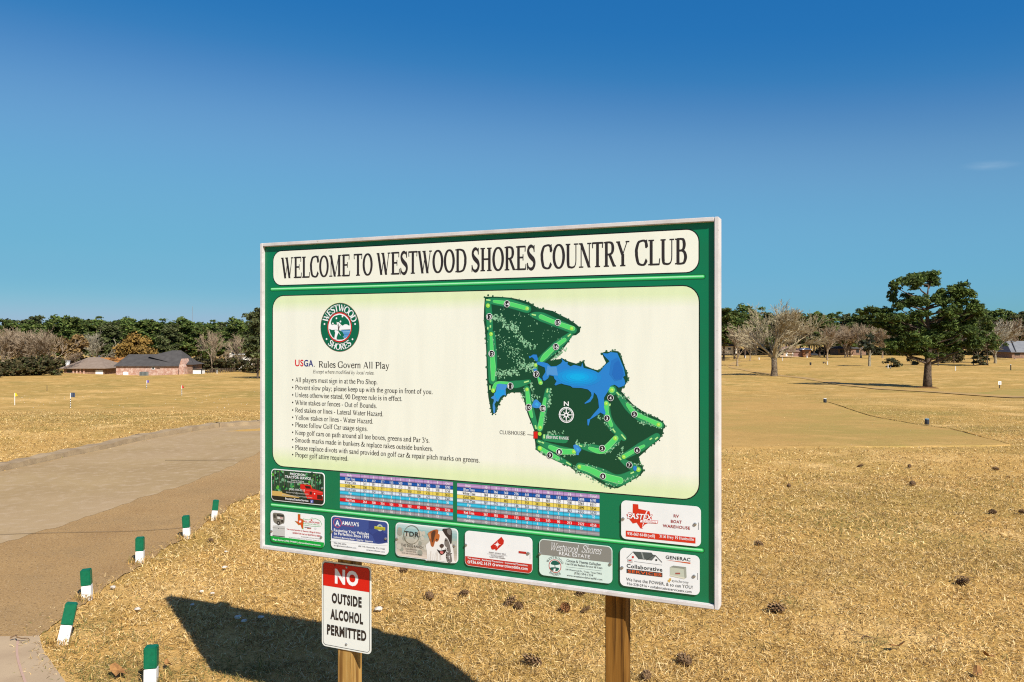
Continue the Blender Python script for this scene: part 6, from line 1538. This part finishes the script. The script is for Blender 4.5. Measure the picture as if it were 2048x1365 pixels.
flag(293.5,777,761,mat('violet flag',(.17,.12,.42),.8,.1),'small violet flag on a banded pole, farthest of the four',3,False,4)
flag(363.5,791,771,mat('red flag',(.55,.03,.025),.8,.1),'red pennant on a banded black and white pole',3,True,4.5)
M_ball = mat('golf ball white', (.8,.8,.78), .4, .4)
import bmesh
bm = bmesh.new(); bmesh.ops.create_icosphere(bm, subdivisions=1, radius=.0225); ball = bpy.data.meshes.new('ball'); bm.to_mesh(ball); bm.free(); ball.materials.append(M_ball)
r_ = np.random.default_rng(77)
for i in range(64):
    px = r_.uniform(5,515); py = r_.uniform(782,818) if i % 3 else r_.uniform(792,812)
    g = G(px, py); o = obj('golf_ball', ball, None, g+Vector((0,0,.03))); tag(o, 'white golf ball lying on the driving range', 'golf ball', 'golf balls scattered on the range')
def tee_marker(px, bp, s, lab):
    g = G(px, bp); g.z += .03; rt = empty('tee_marker', g, .3, lab, 'tee marker', 'tee markers'); b = MB(); b.tube([(0,0,-.03),(0,0,.05*s),(0,0,.17*s)],[.075*s,.085*s,.08*s],10); b.build('block', mat('dark marker',(.03,.035,.045),.6,.3), rt); b = MB(); b.tube([(0,0,.17*s),(0,0,.185*s)],[.082*s,.07*s],10); b.build('cap', mat('pale blue cap',(.10,.26,.38),.5,.3) if px > 1800 else M_pole, rt)
tee_marker(1854,850,.75,'dark tee marker with a blue cap on the tee line'); tee_marker(1650,806,.8,'dark tee marker with a white cap at the far corner of the tee')
def wpost(px, bp, h_px, wpx, m_, lab, top=None):
    g = G(px, bp); hh = h_px/F*g.y; r = max(.04,wpx/2/F*g.y); rt = empty('yardage_post', g, 0, lab, 'post', 'small posts on the course'); b = MB(); b.tube([(0,0,-.2),(0,0,hh)],[r,r*.9],6); b.build('shaft', m_, rt); b = MB(); b.tube([(0,0,hh),(0,0,hh+.08)],[r*1.1,r*.5],6); b.build('cap', top or m_, rt)
wpost(1491,717,5,1.2,M_pole,'white post left of the bare tree, nearest the board'); wpost(1502,717,5,1.2,M_bark_pine,'brown post left of the bare tree'); wpost(1518,720,4,2.2,M_pole,'short white post beside the cart path bend'); wpost(1614,716,4,2,M_pole,'short white post before the orange brick garage'); wpost(1565,722,6,1,M_pole,'thin white post just right of the bare tree'); wpost(1655,730,6,1.5,M_pole,'white post beside the course bench'); wpost(1776,737,7,1.6,M_pole,'white post beside the ball washer'); wpost(1911,742,8,1.5,M_pole,'white post right of the lone pine'); wpost(2021.5,741,11,2,M_dark,'black post with a white top near the right edge',M_pole); wpost(94,782,10,.8,M_bark_pine,'thin brown stick on the range behind the yellow pennant'); wpost(434,748,7,1.2,M_pole,'white post in front of the rail fence'); wpost(1704,712,4,1.4,M_pole,'white post before the dark roofed ranch house')
g = G(1999,777); rt = empty('course_sign', g, .1, 'small white sign on a dark post at the right edge', 'sign'); k = g.y/F; b = MB(); b.tube([(0,0,-.2),(0,0,12*k)],.045,6); b.build('post', M_dark, rt); b = MB(); b.box(-3.3*k,3.3*k,-.06,-.03,7*k,14*k); b.build('plate', M_trim, rt, bevel=.01)
b = MB(); b.box(-.5*k,.9*k,-.075,-.062,8*k,12.5*k); b.build('symbol', M_dark, rt)
g = G(1621,731); k = g.y/F; rt = empty('trash_bin', g, 0, 'black bin on the fairway left of the bench', 'bin'); b = MB(); b.tube([(0,0,-.1),(0,0,5*k),(0,0,5.4*k)],[1.6*k,1.9*k,1.9*k],10); b.build('body', M_dark, rt); b = MB(); b.tube([(0,0,5.4*k),(0,0,5.9*k)],[2*k,1.2*k],10); b.build('lid', M_dark, rt)
g = G(1649,728); k = g.y/F; rt = empty('bench', g, .3, 'small dark bench and stand beyond the black bin', 'bench'); b = MB(); b.box(-3.5*k,3.5*k,-1*k,1*k,1.6*k,2.1*k); b.build('seat', M_bark_pine, rt); b = MB(); b.box(-3.5*k,3.5*k,.9*k,1.2*k,2.4*k,4*k); b.build('backrest', M_bark_pine, rt)
for xx in (-3*k,2.7*k): b = MB(); b.box(xx,xx+.4*k,-.9*k,1.1*k,-.2,4*k if xx < 0 else 2*k); b.build('leg', M_dark, rt)
g = G(1781,738); k = g.y/F; rt = empty('ball_washer', g, 0, 'dark ball washer with a white lid left of the lone pine', 'ball washer'); b = MB(); b.tube([(0,0,-.1),(0,0,1.4*k)],.5*k,6); b.build('stand', M_dark, rt); b = MB(); b.tube([(0,0,1.4*k),(0,0,3.2*k)],[1.2*k,1.4*k],8); b.build('drum', M_dark, rt); b = MB(); b.tube([(0,0,3.2*k),(0,0,3.8*k)],[1.3*k,.6*k],8); b.build('lid', M_pole, rt)
for px, bp, lab in ((203,748,'white box on the far edge of the range, left of two'),(219,747,'white box on the far edge of the range, right of two')):
    g = G(px, bp); k = g.y/F; rt = empty('ball_crate', g, .2, lab, 'box', 'white boxes before the tan roofed house'); b = MB(); b.box(-2.2*k,2.2*k,-.4,.4,-.1,2.6*k); b.build('body', M_trim, rt, bevel=.05); b = MB(); b.box(-2.3*k,2.3*k,-.45,.45,2.6*k,2.9*k); b.build('lid', M_wallT, rt)
# radio mast far away
y_ = 1500; g = Vector(((385-CX)/F*y_, y_, hz((385-CX)/F*y_, y_))); zt_ = CAMZ+(HY-613)/F*y_; rt = empty('radio_mast', g, 0, 'thin radio mast above the left woods', 'mast')
for dx, dy in ((-.5,-.3),(.5,-.3),(0,.6)): b = MB(); b.tube([(dx,dy,-1),(dx,dy,zt_-g.z)],.16,4); b.build('leg', mat('mast steel',(.22,.23,.25),.6,.3), rt)
b = MB()
for k in range(30): z = (zt_-g.z)*k/30; b.tube([(-.5,-.3,z),(.5,-.3,z+1.6)],.07,3); b.tube([(.5,-.3,z),(0,.6,z+1.6)],.07,3)
b.build('lattice', mat('mast steel'), rt)
for c_ in list(bpy.data.curves): bpy.data.curves.remove(c_) if c_.users == 0 else None
